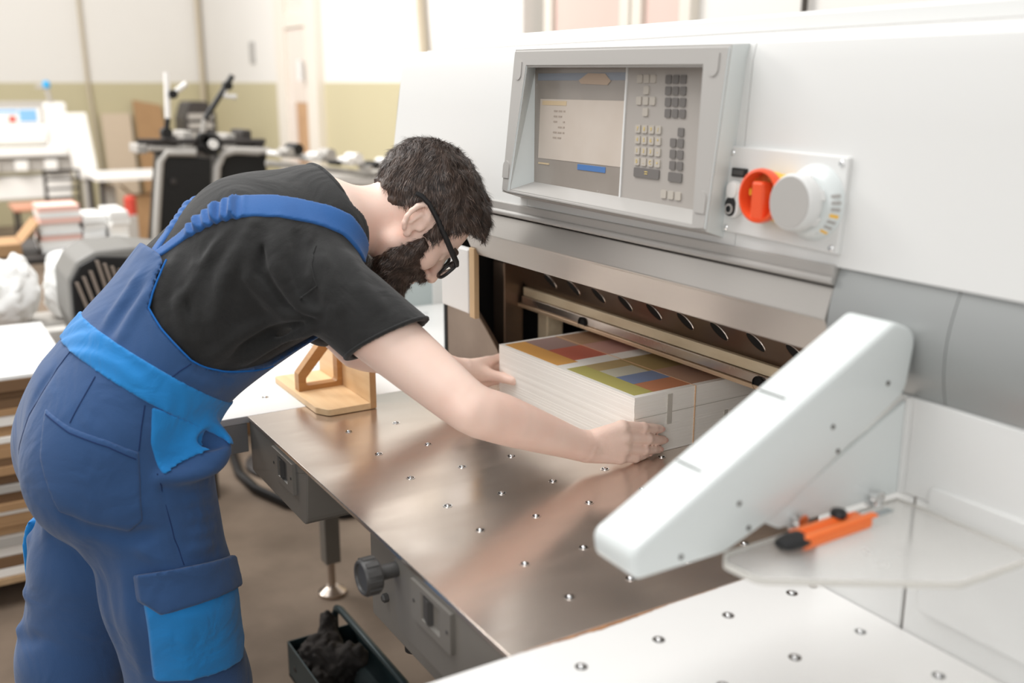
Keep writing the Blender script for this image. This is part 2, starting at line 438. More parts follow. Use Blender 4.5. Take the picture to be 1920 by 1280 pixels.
for r in range(6):
    zz = 1.549 - r * 0.0098
    for c2 in range(3):
        if (r + c2) % 4 == 3: continue
        scr(-0.655 + c2 * 0.016, -0.655 + c2 * 0.016 + (0.012 if c2 < 2 else 0.006), zz - 0.0018, zz + 0.0012, 'screen_dark', 0.0031)
flat_rect('screen_bezel', -0.4375, -0.4335, 1.404, 1.632, 0.0, 0.0045, 'machine_white', con)
flat_rect('keypad', -0.4335, -0.205, 1.400, 1.630, 0.0, 0.0025, 'keypad_panel', con)
KEYS = {'key_light': [(-0.399, 1.606), (-0.381, 1.606), (-0.364, 1.606), (-0.38, 1.588), (-0.398, 1.571), (-0.38, 1.571), (-0.362, 1.571), (-0.379, 1.553)],
        'key_dark': [(-0.325 + 0.018 * c + 0.0012 * r, 1.605 - 0.0175 * r) for r in range(4) for c in range(3)] + [(-0.286, 1.524)] + [(-0.303 + 0.018 * c + 0.001 * r, 1.507 - 0.0178 * r) for r in range(3) for c in range(2)]}
KEYS['key_light'] += [(-0.396 + 0.018 * c + 0.001 * r, 1.5255 - 0.0178 * r) for r in range(4) for c in range(4)] + [(-0.318, 1.424), (-0.300, 1.424), (-0.282, 1.424)]
mat('key_print', (222, 196, 120), 0.5)
def key_mesh(w, h_):
    bm = bm_prism(rrect(-w, w, -h_, h_, 0.0022, 3), 'y', -0.0028, 0.0)
    return from_bm(bm, 'key')
kms = {'key_light': key_mesh(0.0068, 0.0066), 'key_dark': key_mesh(0.0070, 0.0068)}
for kn, me in kms.items(): me.materials.append(MATS[kn])
def key_at(me, x, z):
    o = bpy.data.objects.new('key', me); COL.objects.link(o); o.parent = con
    o.location = cp(x, z, 0.002); o.rotation_euler = (-0.04, 0, 0)
    o.matrix_parent_inverse = Matrix.Translation(-wloc(con)); return o
for kn, ps in KEYS.items():
    for (x, z) in ps: key_at(kms[kn], x, z)
wk = key_mesh(0.0335, 0.0078); wk.materials.append(MATS['key_dark']); key_at(wk, -0.366, 1.454)
wk2 = key_mesh(0.0165, 0.0074); wk2.materials.append(MATS['key_dark']); key_at(wk2, -0.2925, 1.453)
digits = ['7', '8', '9', '/', '4', '5', '6', '*', '1', '2', '3', '-', '0', '.', 'C', '+']
def text(name, s, size, m, par, loc, rot, ext=0.0002, align='CENTER'):
    cu = bpy.data.curves.new(name, 'FONT'); cu.body = s; cu.size = size; cu.extrude = ext; cu.align_x = align; cu.align_y = 'CENTER'
    o = bpy.data.objects.new(name + '_tmp', cu); COL.objects.link(o)
    dg = bpy.context.evaluated_depsgraph_get(); me = bpy.data.meshes.new_from_object(o.evaluated_get(dg))
    bpy.data.objects.remove(o, do_unlink=True)
    R = Matrix.Translation(loc) @ rot.to_4x4()
    me.transform(R)
    return put(name, me, m, par)
RX = Matrix.Rotation(math.pi / 2 - 0.04, 3, 'X')
for i, s in enumerate(digits):
    r, c = divmod(i, 4)
    text('key_mark', s, 0.009, 'key_print', con, Vector(cp(-0.396 + 0.018 * c + 0.001 * r, 1.5255 - 0.0178 * r, 0.0052)), RX)
text('key_mark', '=', 0.016, 'key_print', con, Vector(cp(-0.366, 1.454, 0.0052)), RX)
# shield-shaped caps in the corners of the console frame
def console_cap(x, z, flip):
    yfr = 0.4306 + (z - 1.387) * 0.09
    pts = [(-0.011, 0.016), (0.011, 0.016), (0.011, -0.006)] + arc((0, -0.006), 0.011, 0, -180, 8)[1:]
    bm = bmesh.new()
    o0 = [bm.verts.new((x + px, 0.4306 + (z + flip * pz - 1.387) * 0.09 - 0.0016, z + flip * pz)) for px, pz in pts]
    o1 = [bm.verts.new((x + px, 0.4306 + (z + flip * pz - 1.387) * 0.09 + 0.004, z + flip * pz)) for px, pz in pts]
    bm.faces.new(o0)
    for i in range(len(pts)): bm.faces.new((o0[i], o0[(i + 1) % len(pts)], o1[(i + 1) % len(pts)], o1[i]))
    put('screw_cap', from_bm(bm, 'screw_cap'), 'machine_grey', con)
console_cap(-0.178, 1.626, 1); console_cap(-0.722, 1.622, 1); console_cap(-0.172, 1.428, -1); console_cap(-0.740, 1.436, -1)
# --------------------------------------------------- control plate with switches
def pp(x, z, d=0.0): return Vector((x, 0.478 + (z - 1.38) * LEAN - d, z))
PN = Vector((0, -1, LEAN)).normalized()
bm = bmesh.new()
cs = [(-0.172, 1.383), (0.053, 1.377), (0.054, 1.5055), (-0.172, 1.5095)]
lo = [bm.verts.new(pp(x, z, -0.012)) for x, z in cs]; hi = [bm.verts.new(pp(x, z)) for x, z in cs]
bm.faces.new(hi); bm.faces.new(lo[::-1])
for i in range(4): bm.faces.new((lo[i], lo[(i + 1) % 4], hi[(i + 1) % 4], hi[i]))
bmesh.ops.recalc_face_normals(bm, faces=bm.faces); bev(bm, 0.002, 2)
plate = put('control_plate', from_bm(bm, 'control_plate'), 'machine_white', cut)
for x, z in ((-0.163, 1.500), (0.043, 1.497), (0.042, 1.385), (-0.163, 1.389)):
    s = lathe('screw', [(0.0042, -0.001), (0.0042, 0.0012), (0.003, 0.0026), (0.0, 0.003)], pp(x, z), PN, 'chrome', plate, n=16)
def plate_box(name, x0, x1, z0, z1, d0, d1, m, b=0.001):
    return hexa(name, [pp(x0, z0, d1), pp(x1, z0, d1), pp(x1, z0, d0), pp(x0, z0, d0), pp(x0, z1, d1), pp(x1, z1, d1), pp(x1, z1, d0), pp(x0, z1, d0)], m, plate, b)
plate_box('rocker_switch', -0.159, -0.128, 1.465, 1.478, 0, 0.004, 'black_plastic')
plate_box('rocker', -0.155, -0.132, 1.468, 1.4755, 0.003, 0.0065, 'dark_grey_plastic')
def pill(name, cx, z0, z1, r, d0, d1, m, b=0.0015):
    pts = arc((cx, z1 - r), r, 0, 180, 12) + arc((cx, z0 + r), r, 180, 360, 12)
    bm = bmesh.new()
    lo = [bm.verts.new(pp(x, z, d0)) for x, z in pts]; hi = [bm.verts.new(pp(x, z, d1)) for x, z in pts]
    bm.faces.new(hi); bm.faces.new(lo[::-1]); n = len(pts)
    for i in range(n): bm.faces.new((lo[i], lo[(i + 1) % n], hi[(i + 1) % n], hi[i]))
    bmesh.ops.recalc_face_normals(bm, faces=bm.faces); bev(bm, b, 2, angle=1.0)
    me = from_bm(bm, name); sharpen(me, 0.6); return put(name, me, m, plate)
pill('twin_push_button', -0.146, 1.405, 1.460, 0.0145, 0, 0.010, 'machine_white')
pill('white_button', -0.1475, 1.4335, 1.4585, 0.0105, 0.008, 0.0125, 'side_table_white')
pill('black_button', -0.1475, 1.4075, 1.4365, 0.0105, 0.008, 0.0125, 'black_plastic')
lathe('button_ring', [(0.0052, 0), (0.0078, 0), (0.0078, 0.0015), (0.0052, 0.0015)], pp(-0.1475, 1.4185, 0.0125), PN, 'machine_grey', plate, n=20)
# main switch: yellow base, red rim, red T-handle
plate_box('switch_base', -0.094, -0.029, 1.410, 1.476, 0, 0.012, 'yellow', 0.003)
sw = pp(-0.064, 1.4445)
lathe('switch_collar', [(0.034, 0), (0.035, 0.012), (0.035, 0.014), (0, 0.014)], sw + PN * 0.010, PN, 'yellow', plate, n=32)
lathe('rotary_switch', [(0.0375, 0), (0.0385, 0.006), (0.0375, 0.012), (0.0335, 0.013), (0.0325, 0.009), (0.031, -0.004), (0, -0.004)], sw + PN * 0.028, PN, 'orange_red', plate, n=40)
c0 = sw + PN * 0.022
hexa('switch_handle', [c0 + Vector((x, 0, z)) + PN * d for d in (0, 0.020) for x, z in ((-0.013, -0.035), (0.013, -0.035), (0.011, 0.020), (-0.011, 0.020))], 'orange_red', plate, 0.004)
hexa('switch_mark', [c0 + Vector((x, 0, z)) + PN * d for d in (0.003, 0.008) for x, z in ((-0.027, -0.001), (-0.023, -0.001), (-0.023, 0.008), (-0.027, 0.008))], 'yellow', plate, 0.0)
# hand wheel on a dial
hw = pp(0.004, 1.442)
dial = lathe('dial_flange', [(0.0, 0.0), (0.052, 0.0), (0.052, 0.002), (0.045, 0.014), (0.034, 0.020), (0, 0.020)], hw, PN, 'machine_pale', plate, n=48)
lathe('hand_wheel', [(0.033, 0.0), (0.0345, 0.012), (0.0385, 0.013), (0.0385, 0.028), (0.0365, 0.0315), (0.034, 0.0325), (0, 0.0325)], hw + PN * 0.016, PN, 'machine_white', plate, n=48)
lathe('wheel_cap', [(0.0345, 0), (0.0345, 0.0006), (0, 0.0006)], hw + PN * 0.0486, PN, 'machine_grey', plate, n=48)
for k in range(6):
    a = k * math.pi / 3 + 0.35
    e = Vector((math.cos(a), 0, math.sin(a))); t = Vector((-math.sin(a), 0, math.cos(a)))
    hexa('grip_rib', [hw + e * (0.0325 + rr) + t * s + PN * d for d in (0.020, 0.029) for rr, s in ((0, -0.007), (0.0055, -0.007), (0.0055, 0.007), (0, 0.007))], 'side_table_white', plate, 0.001)
for k in range(9):
    a = -1.25 + k * 0.19
    e = Vector((math.cos(a), 0, math.sin(a))); t = Vector((-math.sin(a), 0, math.cos(a)))
    c1 = hw + e * 0.0475 + PN * 0.0115
    hexa('dial_mark', [c1 + e * rr + t * s + PN * (d - rr * 1.7) for d in (-0.002, 0.0006) for rr, s in ((-0.0028, -0.0022), (0.0028, -0.0022), (0.0028, 0.0022), (-0.0028, 0.0022))], 'yellow' if k in (2, 5) else 'machine_grey', plate)
# --------------------------------------------------- light barrier arm, bracket and acrylic shelf
def rounded_poly(pts, rad, n=6):
    out = []
    N = len(pts)
    for i in range(N):
        p, a, b_ = Vector(pts[i]), Vector(pts[i - 1]), Vector(pts[(i + 1) % N])
        r = rad[i] if isinstance(rad, (list, tuple)) else rad
        u, w = (a - p).normalized(), (b_ - p).normalized()
        ang = u.angle(w) / 2
        l = min(r / math.tan(ang), (a - p).length * 0.48, (b_ - p).length * 0.48)
        s, e = p + u * l, p + w * l
        for k in range(n + 1):
            t = k / n
            out.append(tuple((s * (1 - t) ** 2 + p * 2 * t * (1 - t) + e * t * t)))
    return out
ARM = rounded_poly([(0.036, 1.112), (0.0420, 1.078), (0.172, 1.0790), (0.250, 1.1060), (0.462, 1.2240), (0.474, 1.303), (0.428, 1.3195)], [0.018, 0.014, 0.03, 0.05, 0.035, 0.030, 0.02])
arm = prism('light_barrier_arm', ARM, 'x', 0.118, 0.194, 'machine_pale', cut, b=0.007, seg=4, smooth_ang=0.7, angle=0.9)
for y, z in ((0.105, 1.092), (0.205, 1.103), (0.188, 1.137), (0.333, 1.203), (0.345, 1.170), (0.425, 1.243)):
    lathe('screw_hole', [(0.0032, 0), (0.0032, 0.0006), (0.0022, 0.0004), (0.0, 0.0004)], (0.194, y, z), (1, 0, 0), 'seam_dark', arm, n=12)
for t in (0.30, 0.62):
    y = 0.036 + (0.425 - 0.036) * t; z = 1.112 + (1.3185 - 1.112) * t
    box('cover_seam', 0.126, 0.168, y - 0.001, y + 0.001, z - 0.004, z + 0.0007, 'seam_dark', arm)
br = prism('arm_bracket', rounded_poly([(0.478, 1.213), (0.478, 1.086), (0.262, 1.086), (0.235, 1.10)], 0.006, 4), 'x', 0.180, 0.187, 'machine_pale', cut, b=0.0015)
box('bracket_flange', 0.187, 0.193, 0.470, 0.4795, 1.087, 1.216, 'machine_white', cut, b=0.001)
for y in (0.418, 0.283):
    s = lathe('bolt', [(0.005, 0), (0.005, 0.010), (0.0085, 0.010), (0.0085, 0.018), (0.0, 0.019)], (0.187, y, 1.097), (1, 0, 0), 'chrome', br, n=12)
    box('angle_clip', 0.187, 0.204, y - 0.008, y + 0.008, 1.0835, 1.0865, 'chrome', br, b=0.0008)
    lathe('bolt', [(0.0065, 0), (0.0065, 0.005), (0.004, 0.009), (0, 0.010)], (0.200, y, 1.0865), (0, 0, 1), 'chrome', br, n=12)
m = mat('acrylic', (246, 245, 243), 0.10, trans=0.80, ior=1.2, rvar=0.18, vscale=9)
mat('acrylic_edge', (236, 233, 226), 0.3, trans=0.3)
SHELF = rounded_poly([(0.193, 0.466), (0.197, 0.168), (0.215, 0.150), (0.262, 0.155), (0.380, 0.335), (0.384, 0.466)], [0.004, 0.012, 0.012, 0.02, 0.02, 0.004], 4)
shf = prism('acrylic_shelf', SHELF, 'z', 1.0762, 1.0825, 'acrylic', cut)
for i in range(len(SHELF)):
    a_, b_ = Vector((*SHELF[i], 0)), Vector((*SHELF[(i + 1) % len(SHELF)], 0)); nn_ = (b_ - a_).normalized().cross(Vector((0, 0, 1))) * 0.0012
    hexa('shelf_edge', [a_ - nn_ + Vector((0, 0, z)) if k == 0 else b_ - nn_ + Vector((0, 0, z)) if k == 1 else b_ + nn_ + Vector((0, 0, z)) if k == 2 else a_ + nn_ + Vector((0, 0, z)) for z in (1.0757, 1.0826) for k in range(4)], 'acrylic_edge', shf)
# --------------------------------------------------- steel front table
st = box('steel_table', -1.1065, -0.0015, 0.0, 1.25, 0.892, 0.90, 'table_steel', cut, b=0.001)
def nozzle_mesh(ring):
    bm = bmesh.new()
    add_lathe(bm, [(0.0082, 0.0), (0.0082, 0.0007), (0.0062, 0.0007)], (0, 0, 0), (0, 0, 1), 18)
    n1 = len(bm.faces)
    add_lathe(bm, [(0.0062, 0.0007), (0.0062, 0.0003), (0.0, 0.0003)], (0, 0, 0), (0, 0, 1), 18)
    n2 = len(bm.faces)
    add_lathe(bm, [(0.0042, 0.0003), (0.0037, 0.0020), (0.0022, 0.0032), (0.0, 0.0036)], (0, 0, 0), (0, 0, 1), 12)
    bm.faces.ensure_lookup_table()
    for i, f in enumerate(bm.faces): f.material_index = 0 if i < n1 else (1 if i < n2 else 2); f.smooth = i >= n2
    me = from_bm(bm, 'air_nozzle')
    for x in (ring, 'nozzle_dark', 'chrome'): me.materials.append(MATS[x])
    return me
NZ1 = nozzle_mesh('chrome')
def nozzle(x, y, par, me=NZ1, z=0.9):
    o = bpy.data.objects.new('air_nozzle', me); COL.objects.link(o); o.location = (x, y, z); o.parent = par
    o.matrix_parent_inverse = Matrix.Translation(-wloc(par)); return o
for x in (-0.90, -0.748, -0.604, -0.457, -0.344, -0.206, -0.087):
    for y in (0.15, 0.257, 0.365, 0.481): nozzle(x, y, st)
for x in (-0.452, -0.30, -0.15): nozzle(x, 0.612, st)
# front aprons under the steel table
ap = prism('apron_box', rounded_poly([(-1.1065, 0.891), (-1.1065, 0.776), (-0.762, 0.776), (-0.745, 0.891)], [0.002, 0.002, 0.02, 0.002], 4), 'y', 0.003, 0.26, 'apron_grey', cut, b=0.002)
def finger_plate(par, x0, x1, z0, z1):
    y = 0.003
    zz = 0.014
    cx, cz = (x0 + x1) / 2, (z0 + z1) / 2 + 0.002
    w, h_ = (x1 - x0) * 0.24, (z1 - z0) * 0.34
    bm = bmesh.new()
    yo, yi, yd = y - 0.007, y - 0.007, y + 0.02
    O = [(x0, yo, z0), (x1, yo, z0), (x1, yo, z1), (x0, yo, z1)]
    OB_ = [(x0, y, z0), (x1, y, z0), (x1, y, z1), (x0, y, z1)]
    I = [(cx - w, yi, cz - h_), (cx + w, yi, cz - h_), (cx + w, yi, cz + h_), (cx - w, yi, cz + h_)]
    D = [(cx - w * 0.9, yo + 0.0055, cz - h_ * 0.9), (cx + w * 0.9, yo + 0.0055, cz - h_ * 0.9), (cx + w * 0.9, yo + 0.0055, cz + h_ * 0.9), (cx - w * 0.9, yo + 0.0055, cz + h_ * 0.9)]
    L = [[bm.verts.new(p) for p in q] for q in (OB_, O, I, D)]
    for a, c in zip(L[:-1], L[1:]):
        for i in range(4): bm.faces.new((a[i], a[(i + 1) % 4], c[(i + 1) % 4], c[i]))
    bm.faces.new(L[3])
    o = put('finger_plate', from_bm(bm, 'finger_plate'), 'apron_grey', par)
    hexa('slide_switch', [(cx - w * 0.85, yo + 0.005, cz - h_ * 0.85), (cx, yo + 0.005, cz - h_ * 0.85), (cx, yo + 0.005, cz + h_ * 0.85), (cx - w * 0.85, yo + 0.005, cz + h_ * 0.85),
                          (cx - w * 0.85, yo + 0.002, cz - h_ * 0.85), (cx - w * 0.1, yo - 0.003, cz - h_ * 0.85), (cx - w * 0.1, yo - 0.003, cz + h_ * 0.85), (cx - w * 0.85, yo + 0.002, cz + h_ * 0.85)], 'dark_grey_plastic', par)
    for sx in (x0 + 0.010, x1 - 0.010):
        lathe('screw', [(0.003, 0), (0.003, 0.001), (0, 0.0016)], (sx, yo, cz - 0.002), (0, -1, 0), 'dark_grey_plastic', par, n=10)
finger_plate(ap, -0.935, -0.812, 0.823, 0.887)
ap2 = prism('apron_plate', rounded_poly([(-0.365, 0.891), (-0.352, 0.762), (-0.002, 0.762), (-0.002, 0.891)], [0.03, 0.03, 0.002, 0.002], 5), 'y', 0.003, 0.05, 'apron_grey', cut, b=0.002)
finger_plate(ap2, -0.282, -0.155, 0.820, 0.884)
ped = box('pedestal', -0.57, -0.002, 0.052, 0.62, 0.672, 0.891, 'apron_grey', cut, b=0.003)
lathe('hex_bolt', [(0.008, 0), (0.008, 0.008), (0.005, 0.011), (0, 0.011)], (-0.50, 0.052, 0.735), (0, -1, 0), 'dark_grey_plastic', ped, n=6)
for x in (-0.48, -0.1):
    lathe('levelling_foot', [(0.008, 0), (0.008, 0.03), (0.016, 0.03), (0.016, 0.04), (0, 0.04)], (x, 0.09, 0.672), (0, 0, -1), 'black_plastic', ped, n=14)
kn = lathe('adjusting_knob', [(0.012, 0), (0.012, 0.030), (0.026, 0.032), (0.0285, 0.036), (0.0285, 0.056), (0.026, 0.060), (0.0225, 0.060), (0.021, 0.0565), (0, 0.0565)], (-0.348, 0.003, 0.868), (0, -1, 0), 'dark_grey_plastic', cut, n=36)
for k in range(12):
    a = 2 * math.pi * k / 12
    e = Vector((math.cos(a), 0, math.sin(a))); t = Vector((-math.sin(a), 0, math.cos(a))); c1 = Vector((-0.348, -0.033, 0.868))
    hexa('grip_rib', [c1 + e * rr + t * s + Vector((0, d, 0)) for d in (0, -0.020) for rr, s in ((0.0275, -0.0045), (0.0300, -0.0038), (0.0300, 0.0038), (0.0275, 0.0045))], 'dark_grey_plastic', kn)
box('machine_base', -1.0, 0.05, 0.72, 1.6, 0.0, 0.89, 'apron_grey', cut, b=0.01)
tube('loop_cable', [(-0.76, 0.30, 0.80), (-0.80, 0.31, 0.74), (-0.86, 0.32, 0.712), (-0.93, 0.32, 0.735), (-0.96, 0.32, 0.80)], 0.004, 'black_plastic', cut, n=8)
# ================================================================== side tables
rt_ = thing('side_table', (0.4, 0.1, 0.0), 'white air table in the foreground right of the steel table', 'table')
rtop = box('table_top', 0.0005, 0.80, -0.42, 0.4785, 0.868, 0.9005, 'side_table_white', rt_, b=0.0015)
for x in (0.067, 0.188, 0.307, 0.427, 0.547, 0.667):
    for y in (0.425, 0.305, 0.185, 0.063, -0.06, -0.18, -0.30): nozzle(x, y, rtop, z=0.9005)
mat('grey_dot', (168, 164, 160), 0.5)
mat('rust', (176, 128, 88), 0.7, var=0.8, vscale=60, vcol=(120, 82, 56))
for (x, y) in ((0.024, 0.432), (0.068, 0.466)):
    lathe('grey_sticker', [(0.0062, 0), (0.0062, 0.0004), (0, 0.0004)], (x, y, 0.9005), (0, 0, 1), 'grey_dot', rtop, n=18)
bm = bmesh.new(); prev = None
for i in range(60):
    y = 0.02 + 0.0055 * i
    w = 0.0012 + 0.009 * max(0, math.sin(math.pi * min(1, i / 46))) ** 1.5 * (0.65 + 0.35 * noise.noise((y * 40, 0, 3))) + 0.0015 * noise.noise((y * 150, 1, 0))
    c = (bm.verts.new((0.0006, y, 0.9009)), bm.verts.new((0.0006 + max(w, 0.0006), y, 0.9009)))
    if prev: bm.faces.new((prev[0], prev[1], c[1], c[0]))
    prev = c
put('worn_edge', from_bm(bm, 'worn_edge'), 'rust', rtop)
for x, y in ((0.74, -0.36), (0.06, -0.36), (0.74, 0.42)):
    box('leg', x - 0.025, x + 0.025, y - 0.025, y + 0.025, 0.0, 0.868, 'apron_grey', rt_, b=0.003)
lt_ = thing('side_table', (-1.5, 0.4, 0.0), 'white air table left of the steel table behind the worker', 'table')
ltop = box('table_top', -1.93, -1.1085, -0.32, 1.30, 0.884, 0.90, 'side_table_white', lt_, b=0.0015)
box('table_apron', -1.124, -1.1095, -0.31, -0.001, 0.818, 0.8835, 'machine_grey', lt_, b=0.002)
box('table_apron', -1.91, -1.125, -0.312, -0.298, 0.818, 0.8835, 'machine_grey', lt_, b=0.002)
box('table_apron', -1.91, -1.89, -0.297, 1.28, 0.838, 0.8835, 'machine_grey', lt_, b=0.002)
for x in (-1.22, -1.42, -1.62, -1.82):
    for y in (0.075, 0.33, 0.55, 0.78): nozzle(x, y, ltop)
lg = box('leg', -1.895, -1.845, 0.425, 0.475, 0.115, 0.884, 'apron_grey', lt_, b=0.003)
tube('threaded_rod', [(-1.87, 0.45, 0.03), (-1.87, 0.45, 0.12)], 0.012, 'bare_steel', lg, n=12)
lathe('foot', [(0.0, 0.0), (0.045, 0.0), (0.045, 0.012), (0.02, 0.03), (0, 0.03)], (-1.87, 0.45, 0.0), (0, 0, 1), 'bare_steel', lg, n=18)
for x, y in ((-1.16, 1.15), (-1.87, 1.2)):
    box('leg', x - 0.025, x + 0.025, y - 0.025, y + 0.025, 0.0, 0.884, 'apron_grey', lt_, b=0.003)
mat('cabinet_blue_grey', (186, 196, 196), 0.45)
box('side_guard', -1.945, -1.931, 0.50, 1.29, 0.884, 1.26, 'cabinet_blue_grey', lt_, b=0.003)
box('guard_trim', -1.9309, -1.9249, 0.86, 0.90, 0.9005, 1.26, 'machine_white', lt_, b=0.001)
# ================================================================== printed paper stack
RS = Matrix.Rotation(math.radians(1.6), 4, 'Z')
PIV = Vector((-0.472, 0.558, 0))
def SP(x, y, z): return PIV + RS @ (Vector((x, y, z)) - Vector((-0.472, 0.558, 0)))
ps = thing('paper_stack', (-0.71, 0.85, 0.9), 'tall block of white printed sheets under the clamp held by the worker', 'paper stack')
zt = 1.0215
def slab(name, x0, x1, y0, y1, z0, z1, m, par, b=0.0):
    return hexa(name, [SP(x0, y0, z0), SP(x1, y0, z0), SP(x1, y1, z0), SP(x0, y1, z0), SP(x0, y0, z1), SP(x1, y0, z1), SP(x1, y1, z1), SP(x0, y1, z1)], m, par, b)
mat('paper_side', (247, 244, 238), 0.8, var=0.14, vscale=40, vcol=(224, 216, 204), stretch=(0.15, 0.15, 14))
bmx = bmesh.new()
NL = 40
for i in range(NL):
    z0, z1 = 0.9005 + (zt - 0.9005) * i / NL, 0.9005 + (zt - 0.9005) * (i + 1) / NL
    j = [random.uniform(-0.00035, 0.00035) for _ in range(4)]
    v = [bmx.verts.new(p) for p in (SP(-0.957 + j[0], 0.558 + j[1], z0), SP(-0.472 + j[2], 0.558 + j[1], z0), SP(-0.472 + j[2], 1.10, z0), SP(-0.957 + j[0], 1.10, z0),
                                    SP(-0.957 + j[0], 0.558 + j[1], z1), SP(-0.472 + j[2], 0.558 + j[1], z1), SP(-0.472 + j[2], 1.10, z1), SP(-0.957 + j[0], 1.10, z1))]
    for f in ((3, 2, 1, 0), (4, 5, 6, 7), (0, 1, 5, 4), (1, 2, 6, 5), (2, 3, 7, 6), (3, 0, 4, 7)): bmx.faces.new([v[k] for k in f])
put('sheets', from_bm(bmx, 'sheets'), 'paper_side', ps)
top = slab('top_sheet', -0.957, -0.472, 0.558, 1.10, zt, zt + 0.0004, 'paper', ps)
PRN = [('print_orange', (226, 168, 92), -0.946, -0.738, 0.566, 0.620), ('print_mauve', (166, 138, 132), -0.946, -0.852, 0.6205, 0.705), ('print_red', (200, 106, 86), -0.8515, -0.752, 0.6205, 0.712),
       ('print_ochre', (184, 148, 118), -0.946, -0.852, 0.7055, 0.86), ('print_rose', (206, 160, 148), -0.8515, -0.752, 0.7125, 0.86),
       ('print_olive', (188, 180, 106), -0.706, -0.485, 0.567, 0.614), ('print_tan', (188, 164, 116), -0.706, -0.656, 0.6145, 0.700), ('print_pale', (206, 202, 184), -0.6555, -0.602, 0.6145, 0.700),
       ('print_blue', (126, 142, 176), -0.6015, -0.545, 0.6145, 0.712), ('print_rust', (198, 132, 96), -0.5445, -0.485, 0.6145, 0.712), ('print_khaki', (176, 152, 104), -0.706, -0.602, 0.7005, 0.86), ('print_brown', (188, 152, 130), -0.6015, -0.485, 0.7125, 0.86)]
for n, c, x0, x1, y0, y1 in PRN:
    mat(n, c, 0.55)
    slab('printed_block', x0, x1, y0, y1, zt + 0.0002, zt + 0.0007, n, top)
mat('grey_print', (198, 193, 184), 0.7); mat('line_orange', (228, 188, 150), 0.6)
for (y0, y1, z0, z1) in ((0.640, 0.652, 0.955, 1.016), (0.793, 0.803, 0.922, 0.957)):
    slab('edge_mark', -0.473, -0.4716 + 0.0009, y0, y1, z0, z1, 'grey_print', ps)
slab('fold_line', -0.473, -0.4708, 0.56, 0.86, 0.9785, 0.9792, 'grey_print', ps)
slab('cut_line', -0.95, -0.470, 0.7105, 0.7125, zt + 0.0005, zt + 0.0011, 'line_orange', ps)  # projected cutting light painted as orange strips, top and right side
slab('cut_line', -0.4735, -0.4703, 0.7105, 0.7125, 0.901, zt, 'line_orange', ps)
# ================================================================== plywood angle block
ab = thing('angle_block', (-1.17, 0.2, 0.9), 'birch plywood angle block with triangular brace standing on the table', 'angle block')
prism('base_plate', rounded_poly([(-1.325, 0.132), (-1.045, 0.132), (-1.012, 0.150), (-1.012, 0.262), (-1.325, 0.262)], [0.008, 0.02, 0.012, 0.002, 0.002], 4), 'z', 0.9012, 0.9152, ['birch'], ab, b=0.001)
box('upright_plate', -1.325, -1.012, 0.2465, 0.262, 0.9154, 1.075, 'birch', ab, b=0.001)
for k in range(5):
    box('plywood_ply', -1.0122, -1.0114, 0.2480 + k * 0.0028, 0.2494 + k * 0.0028, 0.902, 1.074, 'birch_edge', ab)
outer = [(0.140, 0.9154), (0.246, 0.9154), (0.246, 1.065), (0.232, 1.065), (0.140, 0.957)]
inner = rounded_poly([(0.158, 0.927), (0.234, 0.927), (0.234, 1.030), (0.158, 0.945)], 0.008, 4)
bm = bmesh.new()
import mathutils
from mathutils.geometry import tessellate_polygon
def ring_prism(outer, inner, x0, x1, name, m, par, mi=None):
    bm = bmesh.new()
    tri = tessellate_polygon([[Vector((0, y, z)) for y, z in outer], [Vector((0, y, z)) for y, z in inner]])
    allp = outer + inner
    va = [bm.verts.new((x0, y, z)) for y, z in allp]; vb = [bm.verts.new((x1, y, z)) for y, z in allp]
    for t in tri:
        bm.faces.new([va[i] for i in t]); bm.faces.new([vb[i] for i in t[::-1]])
    no, ni = len(outer), len(inner)
    for i in range(no): bm.faces.new((va[i], va[(i + 1) % no], vb[(i + 1) % no], vb[i]))
    for i in range(ni): bm.faces.new((va[no + i], va[no + (i + 1) % ni], vb[no + (i + 1) % ni], vb[no + i]))
    return put(name, from_bm(bm, name), m, par)
ring_prism(outer, inner, -1.198, -1.172, 'brace', 'birch_edge', ab)
# ================================================================== utility knife on the acrylic shelf
uk = thing('utility_knife', (0.235, 0.31, 1.0826), 'orange snap-off utility knife with black slider on the acrylic shelf', 'knife')
ka, kb = Vector((0.2285, 0.236, 1.0915)), Vector((0.2245, 0.372, 1.0915))
kd = (kb - ka).normalized(); ks = Vector((kd.y, -kd.x, 0))
def kbox(name, s0, s1, w0, w1, z0, z1, m, b=0.0015, par=uk):
    return hexa(name, [ka + kd * s + ks * w + Vector((0, 0, z)) for z in (z0, z1) for s, w in ((s0, w0), (s0, w1), (s1, w1), (s1, w0))], m, par, b)
kbox('handle', 0.010, 0.128, -0.015, 0.015, -0.0085, 0.0045, 'orange_knife', 0.004)
kbox('handle_rail', 0.012, 0.138, 0.003, 0.0145, 0.003, 0.0075, 'orange_knife', 0.003)
kbox('handle_rail', 0.012, 0.112, -0.0145, -0.004, 0.003, 0.0075, 'orange_knife', 0.003)
bm = bmesh.new(); add_lathe(bm, [(0, -0.014), (0.009, -0.012), (0.0135, -0.004), (0.0155, 0.010), (0.0155, 0.022), (0, 0.022)], ka - kd * 0.004, kd, 20)
for v in bm.verts: v.co.z = ka.z - 0.0085 + (v.co.z - ka.z + 0.0155) * 0.56
me = from_bm(bm, 'end_cap'); sharpen(me, 0.8); put('end_cap', me, 'black_plastic', uk)
kbox('blade', 0.10, 0.178, -0.005, 0.006, -0.002, -0.001, 'blade', 0.0)
lathe('slider_wheel', [(0.0, 0.0), (0.009, 0.0), (0.0105, 0.003), (0.009, 0.008), (0.005, 0.0095), (0, 0.0095)], ka + kd * 0.093 - ks * 0.009 + Vector((0, 0, 0.006)), (0, 0, 1), 'black_plastic', uk, n=18)
